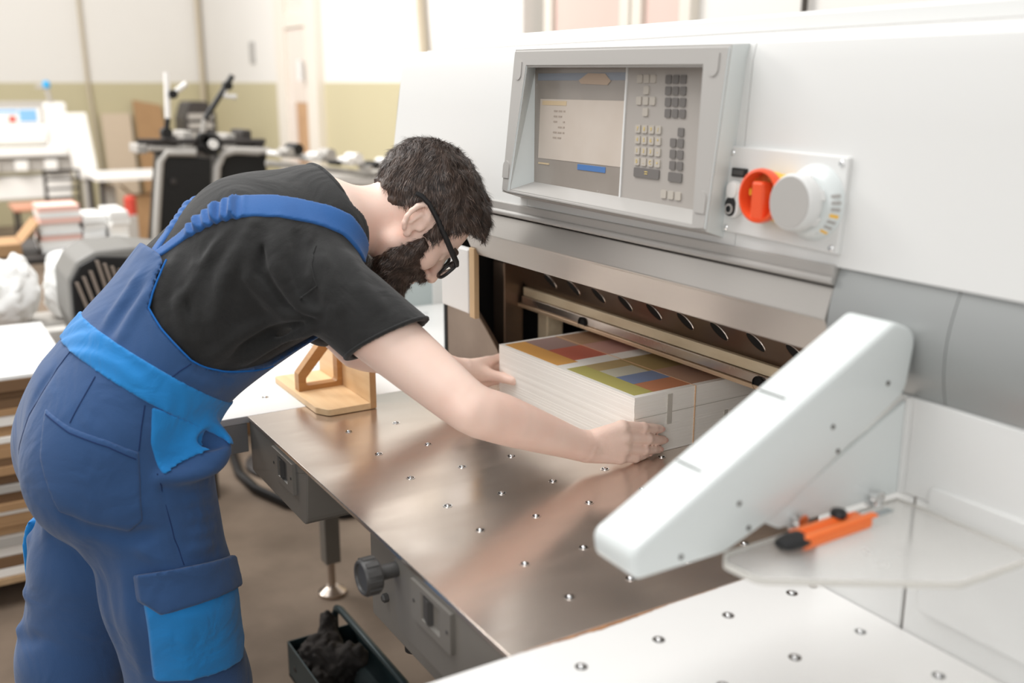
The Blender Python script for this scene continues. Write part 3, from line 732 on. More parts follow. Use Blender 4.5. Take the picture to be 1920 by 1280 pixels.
# ================================================================== tool tray on the floor
mat('teal_steel', (46, 62, 66), 0.4, 0.3, var=0.4, vscale=8, vcol=(70, 84, 86))
mat('glove_black', (40, 36, 34), 0.8, var=0.5, vscale=30, vcol=(70, 64, 60), bump=0.6, bscale=60)
tr = thing('tool_tray', (-1.2, 0.25, 0.0), 'dark teal steel tool tray with tube handle on the floor', 'tool tray')
TX0, TX1, TY0, TY1 = -1.46, -0.93, 0.165, 0.36
box('tray_floor', TX0, TX1, TY0, TY1, 0.02, 0.028, 'teal_steel', tr)
for a in ((TX0, TX1, TY0, TY0 + 0.004), (TX0, TX1, TY1 - 0.004, TY1), (TX0, TX0 + 0.004, TY0, TY1), (TX1 - 0.004, TX1, TY0, TY1)):
    box('tray_wall', *a, 0.02, 0.125, 'teal_steel', tr, b=0.001)
for y in (TY0 + 0.06, TY0 + 0.12):
    box('tray_rib', TX0 + 0.01, TX1 - 0.01, y, y + 0.012, 0.028, 0.036, 'teal_steel', tr, b=0.003)
tube('tube_handle', [(TX0 + 0.01, TY1 - 0.06, 0.10), (TX0 + 0.012, TY1 - 0.06, 0.17), (TX0 + 0.03, TY1 - 0.06, 0.20), (TX0 + 0.06, TY1 - 0.06, 0.21), (TX1 - 0.06, TY1 - 0.06, 0.21), (TX1 - 0.02, TY1 - 0.06, 0.19), (TX1 - 0.01, TY1 - 0.06, 0.10)], 0.010, 'teal_steel', tr, n=12)
for q in ((TX0 + 0.05, TY0 + 0.03), (TX1 - 0.05, TY0 + 0.03), (TX0 + 0.05, TY1 - 0.03), (TX1 - 0.05, TY1 - 0.03)):
    lathe('foot', [(0.012, 0), (0.012, 0.02), (0, 0.02)], (q[0], q[1], 0), (0, 0, 1), 'black_plastic', tr, n=10)
# ================================================================== implicit surface modelling (smooth unions -> surface nets)
PROFILE = False
def _n(v):
    v = np.asarray(v, float); return v / np.linalg.norm(v)
class Prim:
    def __init__(s, f, c, R, op, k): s.f, s.c, s.R, s.op, s.k = f, np.asarray(c, float), R, op, k
def seg(a, b, ra, rb, op='u', k=0.02):
    a, b = np.asarray(a, float), np.asarray(b, float); d = b - a; L2 = max(d @ d, 1e-12)
    def f(P):
        t = np.clip(((P - a) @ d) / L2, 0, 1)
        return np.linalg.norm(P - a - t[:, None] * d, axis=1) - (ra + (rb - ra) * t)
    return Prim(f, (a + b) / 2, math.sqrt(L2) / 2 + max(ra, rb), op, k)
def eseg(a, b, A, B, lat, op='u', k=0.02):
    """tapered segment with elliptical section: A, B = (half width along lat, half depth)"""
    a, b = np.asarray(a, float), np.asarray(b, float); d = b - a; L = math.sqrt(d @ d); e = d / L
    l = np.asarray(lat, float); l = _n(l - (l @ e) * e); s = np.cross(e, l)
    def f(P):
        q = P - a; h = q @ e; t = np.clip(h / L, 0, 1); ax = h - t * L
        w = A[0] + (B[0] - A[0]) * t; dp = A[1] + (B[1] - A[1]) * t; m = np.minimum(w, dp)
        x, y = (q @ l) / w, (q @ s) / dp
        r = np.sqrt(x * x + y * y + (ax / m) ** 2) + 1e-9
        g = np.sqrt((x / w) ** 2 + (y / dp) ** 2 + (ax / m / m) ** 2) + 1e-9
        return r * (r - 1) / g
    return Prim(f, (a + b) / 2, L / 2 + max(A[0], A[1], B[0], B[1]), op, k)
def ell(c, r, M=None, op='u', k=0.02):
    """M: 3 rows = local axes"""
    c, r = np.asarray(c, float), np.asarray(r, float); M = np.eye(3) if M is None else np.asarray(M, float)
    def f(P):
        q = (P - c) @ M.T / r
        k0 = np.linalg.norm(q, axis=1) + 1e-9; k1 = np.linalg.norm(q / r, axis=1) + 1e-9
        return k0 * (k0 - 1) / k1
    return Prim(f, c, r.max(), op, k)
def chain(pts, rs, op='u', k=0.012):
    return [seg(pts[i], pts[i + 1], rs[i], rs[i + 1], op, k) for i in range(len(pts) - 1)]
def curve(pts, rs, op='u', k=0.02, sub=3):
    """smooth tube through points with eased radii; hard union inside, smooth against the rest"""
    pts = [np.asarray(p, float) for p in pts]; n = len(pts); Q, R = [], []
    for i in range(n - 1):
        p0, p1, p2, p3 = pts[max(i - 1, 0)], pts[i], pts[i + 1], pts[min(i + 2, n - 1)]
        r0, r1, r2, r3 = rs[max(i - 1, 0)], rs[i], rs[i + 1], rs[min(i + 2, n - 1)]
        for j in range(sub):
            t = j / sub
            cr = lambda a, b, c, d: 0.5 * (2 * b + (c - a) * t + (2 * a - 5 * b + 4 * c - d) * t * t + (3 * b - a - 3 * c + d) * t ** 3)
            Q.append(cr(p0, p1, p2, p3)); R.append(cr(r0, r1, r2, r3))
    Q.append(pts[-1]); R.append(rs[-1])
    fs = [seg(Q[i], Q[i + 1], R[i], R[i + 1]).f for i in range(len(Q) - 1)]
    def f(P):
        use = fs
        if len(P) < 6000:
            c = P.mean(0); r = math.sqrt(((P[[0, -1]] - c) ** 2).sum(1).max())
            if r < 0.1:
                dc = [g(c[None])[0] for g in fs]; mn = min(dc)
                use = [g for g, x in zip(fs, dc) if x < mn + 2 * r + 0.002]
        d = use[0](P)
        for g in use[1:]: d = np.minimum(d, g(P))
        return d
    A = np.array(Q); c = A.mean(0)
    return Prim(f, c, float(np.linalg.norm(A - c, axis=1).max() + max(R)), op, k)
def evalf(prims, P, bc=None, br=0.0):
    d = np.full(len(P), 0.5)
    for p in prims:
        if bc is not None and np.linalg.norm(bc - p.c) - p.R - br > 0.012 + p.k: continue
        x = p.f(P)
        if p.op == 'u':
            h = np.maximum(p.k - np.abs(d - x), 0) / p.k if p.k > 0 else 0
            d = np.minimum(d, x) - h * h * p.k * 0.25
        elif p.op == 's':
            x = -x
            h = np.maximum(p.k - np.abs(d - x), 0) / p.k if p.k > 0 else 0
            d = np.maximum(d, x) + h * h * p.k * 0.25
    return d
class Field:
    """prims plus an optional modifier fn(P, d) -> d (region cuts, offsets, folds)"""
    def __init__(s, prims, mod=None): s.prims, s.mod = prims, mod
    def __call__(s, P, bc=None, br=0.0):
        d = evalf(s.prims, P, bc, br)
        return s.mod(P, d) if s.mod else d
def surface(name, field, lo, hi, vox, m, parent, smooth_it=1, B=12):
    lo, hi = np.asarray(lo, float), np.asarray(hi, float)
    nb = np.ceil((hi - lo) / (vox * B)).astype(int)
    gi = np.stack(np.meshgrid(*[np.arange(n) for n in nb], indexing='ij'), -1).reshape(-1, 3)
    cen = lo + (gi + 0.5) * B * vox
    br = B * vox * 0.5 * math.sqrt(3)
    dc = np.concatenate([field(cen[i:i + 20000]) for i in range(0, len(cen), 20000)])
    act = gi[np.abs(dc) < br * 1.12 + 0.010]
    if PROFILE: import time; T0 = time.time()
    base = np.stack(np.meshgrid(*[np.arange(B + 1)] * 3, indexing='ij'), -1).reshape(-1, 3)
    N = nb * B + 4
    key = lambda I: ((I[:, 0] + 1) * N[1] + (I[:, 1] + 1)) * N[2] + (I[:, 2] + 1)
    VK, VP, Q = [], [], []
    co = [(0, 0, 0), (1, 0, 0), (0, 1, 0), (1, 1, 0), (0, 0, 1), (1, 0, 1), (0, 1, 1), (1, 1, 1)]
    eds = [(a, b) for a in range(8) for b in range(a + 1, 8) if sum(abs(co[a][i] - co[b][i]) for i in range(3)) == 1]
    cof = np.array(co, float)
    for g in act:
        o = g * B
        P = lo + (o + base) * vox
        D = field(P, lo + (o + B / 2) * vox, br).reshape(B + 1, B + 1, B + 1)
        S = D < 0
        if S.all() or not S.any(): continue
        c8 = np.stack([D[a[0]:B + a[0], a[1]:B + a[1], a[2]:B + a[2]] for a in co], -1)
        s8 = c8 < 0
        cells = np.argwhere(s8.any(-1) & ~s8.all(-1))
        if len(cells):
            dv = c8[cells[:, 0], cells[:, 1], cells[:, 2]]
            acc = np.zeros((len(cells), 3)); cnt = np.zeros(len(cells))
            for a, b in eds:
                mk = (dv[:, a] < 0) != (dv[:, b] < 0)
                t = dv[:, a] / np.where(mk, dv[:, a] - dv[:, b], 1)
                acc += np.where(mk[:, None], cof[a] + t[:, None] * (cof[b] - cof[a]), 0); cnt += mk
            VK.append(key(cells + o)); VP.append(lo + (cells + o + acc / cnt[:, None]) * vox)
        for ax in range(3):
            s0 = S[:B, :B, :B]; s1 = [S[1:, :B, :B], S[:B, 1:, :B], S[:B, :B, 1:]][ax]
            for sg in (True, False):
                e = np.argwhere((s0 == sg) & (s1 != sg)) + o
                if not len(e): continue
                u, v = np.eye(3, dtype=int)[(ax + 1) % 3], np.eye(3, dtype=int)[(ax + 2) % 3]
                q = [key(e - u - v), key(e - v), key(e), key(e - u)]
                if not sg: q = q[::-1]
                Q.append(np.stack(q, 1))
    VK = np.concatenate(VK); VP = np.concatenate(VP); Q = np.concatenate(Q)
    od = np.argsort(VK); VK, VP = VK[od], VP[od]
    ix = np.searchsorted(VK, Q); ix = np.minimum(ix, len(VK) - 1)
    ok = (VK[ix] == Q).all(1); F = ix[ok]
    for _ in range(smooth_it):
        acc = np.zeros_like(VP); cnt = np.zeros(len(VP))
        for a in range(4):
            for b in ((a + 1) % 4,):
                np.add.at(acc, F[:, a], VP[F[:, b]]); np.add.at(acc, F[:, b], VP[F[:, a]]); np.add.at(cnt, F[:, a], 1); np.add.at(cnt, F[:, b], 1)
        VP = VP * 0.5 + 0.5 * acc / np.maximum(cnt, 1)[:, None]
    me = bpy.data.meshes.new(name)
    me.vertices.add(len(VP)); me.vertices.foreach_set('co', VP.ravel())
    me.loops.add(len(F) * 4); me.loops.foreach_set('vertex_index', F.ravel())
    me.polygons.add(len(F)); me.polygons.foreach_set('loop_start', np.arange(0, len(F) * 4, 4)); me.polygons.foreach_set('loop_total', np.full(len(F), 4))
    me.update(); me.validate()
    if PROFILE: print('SURF', name, len(act), len(VP), round(time.time() - T0, 2))
    return put(name, me, m, parent, smooth=True)
def poly_sd(px, py, poly):
    """signed distance in 2D (negative inside)"""
    poly = np.asarray(poly, float); d = np.full(len(px), 1e9); s = np.ones(len(px))
    n = len(poly)
    for i in range(n):
        a, b = poly[i], poly[i - 1]
        ex, ey = b - a; wx, wy = px - a[0], py - a[1]
        t = np.clip((wx * ex + wy * ey) / (ex * ex + ey * ey), 0, 1)
        d = np.minimum(d, (wx - ex * t) ** 2 + (wy - ey * t) ** 2)
        c1, c2, c3 = py >= a[1], py < b[1], ex * wy > ey * wx
        s = np.where((c1 & c2 & c3) | (~c1 & ~c2 & ~c3), -s, s)
    return s * np.sqrt(d)
def folds(P, L):
    """sum of ridge heights: L = list of (polyline, height, width)"""
    h = np.zeros(len(P))
    for pts, A, w in L:
        pts = np.asarray(pts, float)
        c = pts.mean(0); R = np.linalg.norm(pts - c, axis=1).max() + 3 * w
        if len(P) < 6000 and np.linalg.norm(P[len(P) // 2] - c) > R + 0.12: continue
        mk = np.linalg.norm(P - c, axis=1) < R
        if not mk.any(): continue
        q = P[mk]; best = np.full(len(q), 1e9); tt = np.zeros(len(q))
        for i in range(len(pts) - 1):
            d = pts[i + 1] - pts[i]; t = np.clip(((q - pts[i]) @ d) / (d @ d), 0, 1)
            x = np.linalg.norm(q - pts[i] - t[:, None] * d, axis=1)
            u = x < best; best = np.where(u, x, best); tt = np.where(u, (i + t) / (len(pts) - 1), tt)
        h[mk] += A * np.exp(-(best / w) ** 2) * np.clip(np.minimum(tt, 1 - tt) * 5, 0.15, 1)
    return h
# ================================================================== worker
mat('skin', (252, 223, 208), 0.45, var=0.5, vscale=7, vcol=(240, 188, 168), sss=0.10, bump=0.12, bscale=260)
mat('shirt_black', (27, 27, 27), 0.92, var=0.25, vscale=90, vcol=(40, 39, 38), bump=0.25, bscale=420, sheen=0.12, wrinkle=(0.30, 9, 0.03))
mat('overall_blue', (34, 74, 122), 0.85, var=0.35, vscale=5, vcol=(50, 84, 134), bump=0.22, bscale=520, sheen=0.2, wrinkle=(0.30, 8, 0.03))
mat('strap_blue', (28, 90, 156), 0.8, var=0.3, vscale=20, vcol=(24, 76, 138), bump=0.2, bscale=500, sheen=0.2)
mat('bright_blue', (0, 128, 200), 0.8, var=0.25, vscale=12, vcol=(0, 112, 184), bump=0.2, bscale=500, sheen=0.2, wrinkle=(0.30, 14, 0.02))
mat('hair_dark', (46, 37, 33), 0.40, var=0.6, vscale=45, vcol=(96, 78, 68))
mat('shoe_black', (38, 36, 35), 0.5)
mat('eye_white', (235, 230, 225), 0.2); 
man = thing('person', (-0.9, -0.3, 0.0), 'bearded person in black t-shirt and blue overalls bending over the cutter table', 'person')
A3 = lambda *v: np.array(v, float)
# ---- head frame (looking steeply down, turned a little to the right)
HO = A3(-0.814, 0.274, 1.343); HS = 1.06
ps_, pd_ = math.radians(14), math.radians(58.8)
HF = A3(math.sin(ps_) * math.cos(pd_), math.cos(ps_) * math.cos(pd_), -math.sin(pd_))
HU = A3(math.sin(ps_) * math.sin(pd_), math.cos(ps_) * math.sin(pd_), math.cos(pd_))
HR = np.cross(HF, HU)
HM = np.stack([HR, HF, HU])
def HL(r, f, u): return HO + HS * (r * HR + f * HF + u * HU)
def hs(a, b, ra, rb, op='u', k=0.012): return seg(HL(*a), HL(*b), ra * HS, rb * HS, op, k)
def he(c, r, op='u', k=0.012, M=None): return ell(HL(*c), np.array(r) * HS, HM if M is None else M @ HM, op, k)
def rotM(axis, deg):
    return np.array(Matrix.Rotation(math.radians(deg), 3, Vector(axis)))
head = [he((0, -0.018, 0.030), (0.074, 0.096, 0.090)), he((0, 0.018, 0.020), (0.066, 0.068, 0.075), k=0.03), he((0, 0.030, -0.040), (0.060, 0.052, 0.068), k=0.03),
        hs((0, 0.066, -0.100), (0, 0.064, -0.098), 0.022, 0.022, k=0.03)]
for s in (-1, 1):
    head += [hs((s * 0.052, 0.0, -0.062), (s * 0.018, 0.060, -0.098), 0.017, 0.018, k=0.03), he((s * 0.038, 0.052, -0.028), (0.026, 0.028, 0.028), k=0.02),
             hs((s * 0.010, 0.084, 0.018), (s * 0.048, 0.066, 0.016), 0.010, 0.009, k=0.012), he((s * 0.032, 0.096, -0.004), (0.018, 0.018, 0.012), 's', 0.014), he((s * 0.032, 0.072, -0.002), (0.0135, 0.0135, 0.0125), k=0.004),
             hs((s * 0.0115, 0.098, -0.040), (s * 0.0105, 0.094, -0.040), 0.0085, 0.0075, k=0.006)]
head += [hs((0, 0.083, 0.010), (0, 0.106, -0.030), 0.0095, 0.011, k=0.010), hs((0, 0.106, -0.031), (0, 0.110, -0.036), 0.0105, 0.0105, k=0.006),
         he((0, 0.088, -0.060), (0.024, 0.012, 0.0065), k=0.008), he((0, 0.086, -0.071), (0.022, 0.013, 0.0065), k=0.006)]
for s in (-1, 1):   # nostrils, ears
    head += [he((s * 0.0065, 0.106, -0.046), (0.0036, 0.0055, 0.0045), 's', 0.003)]
    tl = 14
    def EP(f, u, r=0.0):
        c, sn = math.cos(math.radians(tl)), math.sin(math.radians(tl))
        return (s * (0.0735 + r - 0.25 * (f)), -0.012 + f * c - u * sn, -0.008 + f * sn + u * c)
    head += [he(EP(0, 0), (0.007, 0.016, 0.029), k=0.008, M=rotM((1, 0, 0), tl))]
    rim = [EP(0.018 * math.cos(q) - 0.004, 0.030 * math.sin(q) + 0.002, 0.005) for q in np.linspace(math.radians(20), math.radians(250), 10)]
    head += [hs(rim[i], rim[i + 1], 0.0046, 0.0046, k=0.004) for i in range(9)]
    head += [he(EP(0.001, -0.028, 0.002), (0.0055, 0.008, 0.009), k=0.005), he(EP(0.004, -0.004, 0.009), (0.006, 0.009, 0.013), 's', 0.005), hs(EP(-0.004, 0.014, 0.005), EP(-0.009, -0.012, 0.005), 0.0035, 0.003, k=0.004),
             hs(EP(0.016, -0.004, 0.004), EP(0.014, -0.010, 0.004), 0.004, 0.004, k=0.004)]
# ---- torso stations: centre, (half width, half depth)
TS = [((-0.90, -0.305, 0.925), (0.172, 0.125)), ((-0.897, -0.290, 1.02), (0.172, 0.126)), ((-0.888, -0.220, 1.115), (0.158, 0.114)), ((-0.874, -0.125, 1.213), (0.166, 0.120)),
      ((-0.860, -0.028, 1.296), (0.180, 0.126)), ((-0.850, 0.075, 1.338), (0.160, 0.104))]
LAT = A3(1, -0.06, 0)
def torso(inf=0.0, k=0.05, i0=0, i1=5):
    return [eseg(TS[i][0], TS[i + 1][0], (TS[i][1][0] + inf, TS[i][1][1] + inf), (TS[i + 1][1][0] + inf, TS[i + 1][1][1] + inf), LAT, 'u', k) for i in range(i0, i1)]
NB = A3(-0.845, 0.125, 1.350)
SR, ER, WR = A3(-0.655, 0.040, 1.243), A3(-0.464, 0.198, 1.065), A3(-0.466, 0.438, 0.949)
SL, EL, WL = A3(-1.045, 0.055, 1.262), A3(-0.962, 0.200, 1.060), A3(-0.972, 0.452, 0.968)
def arm_prims(S, E, W):
    bk = _n(np.cross(E - S, W - E)); bk = _n(np.cross(W - S, bk)); bk = bk * np.sign((E - (S + W) / 2) @ bk)
    return [curve([S, S + (E - S) * 0.35, S + (E - S) * 0.72, E - bk * 0.004, E + (W - E) * 0.25, E + (W - E) * 0.55, E + (W - E) * 0.85, W, W + _n(W - E) * 0.035], [0.060, 0.057, 0.050, 0.0440, 0.0445, 0.0385, 0.0310, 0.0275, 0.016], 'u', 0.03),
            seg(E + bk * 0.020 - (W - E) * 0.01, E + bk * 0.014 + (W - E) * 0.10, 0.021, 0.024, 'u', 0.025)]
# ---- hands
def finger(pts, r0=0.0095, r1=0.0078, k=0.005):
    n = len(pts)
    return [seg(pts[i], pts[i + 1], r0 + (r1 - r0) * i / (n - 1), r0 + (r1 - r0) * (i + 1) / (n - 1), 'u', 0.012 if i == 0 else k) for i in range(n - 1)]
RH = [[(-0.452, 0.515, 0.979), (-0.4525, 0.565, 0.968), (-0.4585, 0.595, 0.959), (-0.4625, 0.615, 0.953)],
      [(-0.449, 0.522, 0.957), (-0.4490, 0.574, 0.9445), (-0.4570, 0.603, 0.935), (-0.4625, 0.624, 0.929)],
      [(-0.449, 0.521, 0.936), (-0.4495, 0.567, 0.9235), (-0.4570, 0.595, 0.917), (-0.4625, 0.613, 0.912)],
      [(-0.452, 0.513, 0.9175), (-0.4525, 0.548, 0.9095), (-0.4580, 0.570, 0.9085), (-0.4625, 0.586, 0.9082)]]
LH = [[(-0.985, 0.530, 0.975), (-0.984, 0.580, 0.985), (-0.974, 0.612, 0.983), (-0.967, 0.632, 0.980)],
      [(-0.990, 0.535, 0.957), (-0.988, 0.590, 0.963), (-0.976, 0.622, 0.962), (-0.967, 0.642, 0.960)],
      [(-0.990, 0.532, 0.940), (-0.988, 0.583, 0.943), (-0.976, 0.613, 0.943), (-0.967, 0.632, 0.942)],
      [(-0.985, 0.522, 0.925), (-0.983, 0.562, 0.926), (-0.974, 0.585, 0.926), (-0.967, 0.600, 0.926)]]
hands = []
for H_, W, sx in ((RH, WR, 1), (LH, WL, -1)):
    for i, f in enumerate(H_):
        f = [A3(*p) for p in f]
        r = [0.0104, 0.0106, 0.0100, 0.0090][i]
        hands.append(seg(W + (f[0] - W) * 0.35 + A3(sx * 0.001, 0, (f[0] - W)[2] * 0.30), f[0], 0.0105, r + 0.0006, 'u', 0.008))
        hands += [seg(f[0], f[1], r + 0.0006, r - 0.0004, 'u', 0.005), seg(f[1], f[2], r - 0.0004, r - 0.0012, 'u', 0.002), seg(f[2], f[3], r - 0.0012, r - 0.0020, 'u', 0.002)]
        hands.append(ell(f[1], (r - 0.0002, r + 0.0008, r - 0.0002), None, 'u', 0.003))
    mc = A3(*H_[1][0]) * 0.5 + A3(*H_[2][0]) * 0.5
    hands.append(eseg(W + (mc - W) * 0.12 - A3(sx * 0.002, 0, 0), mc - A3(sx * 0.004, 0.012, 0), (0.028, 0.020), (0.037, 0.012), A3(0, 0.1, 1), 'u', 0.014))
RT = [A3(-0.472, 0.462, 0.945), A3(-0.486, 0.505, 0.942), A3(-0.496, 0.532, 0.940), A3(-0.508, 0.5465, 0.938)]
LTH = [A3(-0.970, 0.470, 0.966), A3(-0.960, 0.510, 0.956), A3(-0.930, 0.538, 0.950), A3(-0.896, 0.5465, 0.949)]
for T in (RT, LTH):
    hands += [seg(T[0], T[1], 0.016, 0.0135, 'u', 0.018), seg(T[1], T[2], 0.0135, 0.0115, 'u', 0.01), seg(T[2], T[3], 0.0115, 0.0098, 'u', 0.005)]
trap = [seg(NB + A3(0.01, -0.045, 0.0), SR + A3(-0.05, -0.03, 0.015), 0.060, 0.05, 'u', 0.05), seg(NB + A3(-0.01, -0.045, 0.0), SL + A3(0.05, -0.03, 0.015), 0.060, 0.05, 'u', 0.05)]
neck = [eseg(NB + A3(0, -0.03, -0.02), HL(0, -0.042, -0.045), (0.064, 0.066), (0.056, 0.058), A3(1, 0, 0), 'u', 0.035)]
body_prims = torso(-0.012) + trap + neck + arm_prims(SR, ER, WR) + arm_prims(SL, EL, WL) + hands + head
surface('body', Field(body_prims), (-1.18, -0.48, 0.78), (-0.36, 0.70, 1.52), 0.003, 'skin', man, 1)
# ---- t-shirt
def plane(P, c, n): return (P - np.asarray(c, float)) @ _n(n)
sh = torso(0.008, 0.05, 1, 5) + [seg(NB + A3(0.01, -0.05, 0), SR + A3(-0.05, -0.03, 0.012), 0.068, 0.066, 'u', 0.05), seg(NB + A3(-0.01, -0.05, 0), SL + A3(0.05, -0.03, 0.012), 0.068, 0.066, 'u', 0.05),
     seg(NB + A3(0, -0.05, -0.03), NB + A3(0, 0.05, -0.005), 0.072, 0.069, 'u', 0.04)]
sleeves = []
for S, E in ((SR, ER), (SL, EL)):
    sleeves += [curve([S + (S - E) * 0.20 + A3(0, -0.02, 0.0), S, S + (E - S) * 0.35, S + (E - S) * 0.62], [0.060, 0.072, 0.073, 0.073], 'u', 0.05)]
sh += sleeves + [eseg((-0.868, -0.150, 1.135), (-0.855, 0.045, 1.200), (0.125, 0.050), (0.120, 0.060), LAT, 'u', 0.06)]
HEMR, HEMN = SR + (ER - SR) * 0.40, A3(0.50, 0.22, -0.84)
HEML = SL + (EL - SL) * 0.40
COLC, COLN = NB + A3(0, -0.006, 0.0), A3(0.02, 0.93, 0.30)
armcore_R = Field([seg(SR + (ER - SR) * 0.2, ER, 0.062, 0.062)]); armcore_L = Field([seg(SL + (EL - SL) * 0.2, EL, 0.062, 0.062)])
SHIRT_FOLDS = [
    ([(-0.721, -0.117, 1.361), (-0.732, -0.172, 1.301), (-0.723, -0.209, 1.243), (-0.709, -0.208, 1.191), (-0.703, -0.182, 1.151)], 0.0168, 0.011),
    ([(-0.735, -0.142, 1.343), (-0.728, -0.198, 1.268), (-0.707, -0.199, 1.208)], -0.0120, 0.009),
    ([(-0.698, -0.078, 1.37), (-0.697, -0.138, 1.285), (-0.692, -0.162, 1.216), (-0.706, -0.137, 1.144)], 0.0192, 0.012),
    ([(-0.682, -0.01, 1.367), (-0.625, -0.034, 1.287), (-0.601, -0.009, 1.225)], -0.0168, 0.012),
    ([(-0.695, -0.042, 1.377), (-0.647, -0.062, 1.304), (-0.626, -0.036, 1.242), (-0.595, -0.002, 1.216)], 0.0168, 0.010),
    ([(-0.703, -0.086, 1.37), (-0.674, -0.1, 1.285), (-0.658, -0.063, 1.229), (-0.608, -0.007, 1.205)], 0.0192, 0.011),
    ([(-0.700, -0.066, 1.36), (-0.662, -0.085, 1.295), (-0.645, -0.052, 1.236), (-0.602, -0.004, 1.210)], -0.0144, 0.008),
    ([(-0.604, -0.008, 1.205), (-0.69, -0.060, 1.160), (-0.715, -0.125, 1.131)], 0.0240, 0.013),
    ([(-0.607, -0.015, 1.233), (-0.684, -0.074, 1.207), (-0.693, -0.138, 1.176), (-0.708, -0.173, 1.13)], 0.0216, 0.012),
    ([(-0.606, -0.012, 1.219), (-0.684, -0.068, 1.184), (-0.700, -0.130, 1.153)], -0.0168, 0.009),
    ([(-0.777, -0.196, 1.315), (-0.752, -0.233, 1.249), (-0.714, -0.221, 1.182)], 0.0120, 0.012),
    ([(-0.656, 0.055, 1.329), (-0.575, 0.058, 1.268), (-0.536, 0.079, 1.227)], 0.0072, 0.014),
    ([(-0.638, 0.01, 1.326), (-0.594, 0.009, 1.269), (-0.571, 0.017, 1.219)], 0.0120, 0.012),
    ([(-0.675, 0.025, 1.356), (-0.635, -0.015, 1.319), (-0.624, -0.035, 1.278), (-0.622, -0.033, 1.242)], -0.0072, 0.005)]
def shirt_mod(P, d):
    d = d - folds(P, SHIRT_FOLDS)
    dr_ = plane(P, HEMR, HEMN); dl_ = plane(P, HEML, (-0.1, 0.5, -0.85))
    inR = (P[:, 0] > -0.70) & (np.linalg.norm(P - HEMR, axis=1) < 0.22); inL = (P[:, 0] < -1.0) & (np.linalg.norm(P - HEML, axis=1) < 0.22)
    d = np.where(inR, np.maximum(d, dr_), d); d = np.where(inL, np.maximum(d, dl_), d)
    d = np.where(inR & (dr_ > -0.03), np.maximum(d, -armcore_R(P)), d)
    d = np.where(inL & (dl_ > -0.03), np.maximum(d, -armcore_L(P)), d)
    near = np.linalg.norm(P - COLC, axis=1) < 0.22
    d = np.where(near & (np.abs(P[:, 0] - NB[0]) < 0.13), np.maximum(d, plane(P, COLC, COLN)), d)
    return d
shirt_field = Field(sh, shirt_mod)
shirt = surface('t_shirt', shirt_field, (-1.22, -0.45, 0.95), (-0.50, 0.30, 1.50), 0.004, 'shirt_black', man, 1)
# ---- overalls
HIPR, KNR, ANR = A3(-0.805, -0.275, 0.90), A3(-0.772, -0.235, 0.50), A3(-0.765, -0.27, 0.10)
HIPL, KNL, ANL = A3(-0.982, -0.300, 0.90), A3(-1.010, -0.400, 0.50), A3(-1.025, -0.47, 0.10)
ov = torso(0.020, 0.05, 0, 4) + [eseg((-0.872, -0.165, 1.110), (-0.855, 0.050, 1.195), (0.132, 0.064), (0.120, 0.068), LAT, 'u', 0.05), ell((-0.822, -0.362, 0.945), (0.112, 0.108, 0.125), None, 'u', 0.05), ell((-0.975, -0.362, 0.945), (0.112, 0.108, 0.125), None, 'u', 0.05)]
for Hh, K, An in ((HIPR, KNR, ANR), (HIPL, KNL, ANL)):
    ov += [seg(Hh, Hh + (K - Hh) * 0.5, 0.118, 0.112, 'u', 0.04), seg(Hh + (K - Hh) * 0.5, K, 0.112, 0.105, 'u', 0.03), seg(K, K + (An - K) * 0.9, 0.105, 0.095, 'u', 0.03)]
ov += [curve([(-0.726, -0.186, 1.012), (-0.716, -0.160, 0.985), (-0.700, -0.180, 0.962), (-0.690, -0.225, 0.954), (-0.690, -0.268, 0.958)], [0.010, 0.016, 0.018, 0.014, 0.006], 'u', 0.022), ell((-0.735, -0.195, 0.985), (0.036, 0.044, 0.045), None, 'u', 0.03), ell((-0.708, -0.176, 1.004), (0.014, 0.030, 0.022), None, 's', 0.012)]
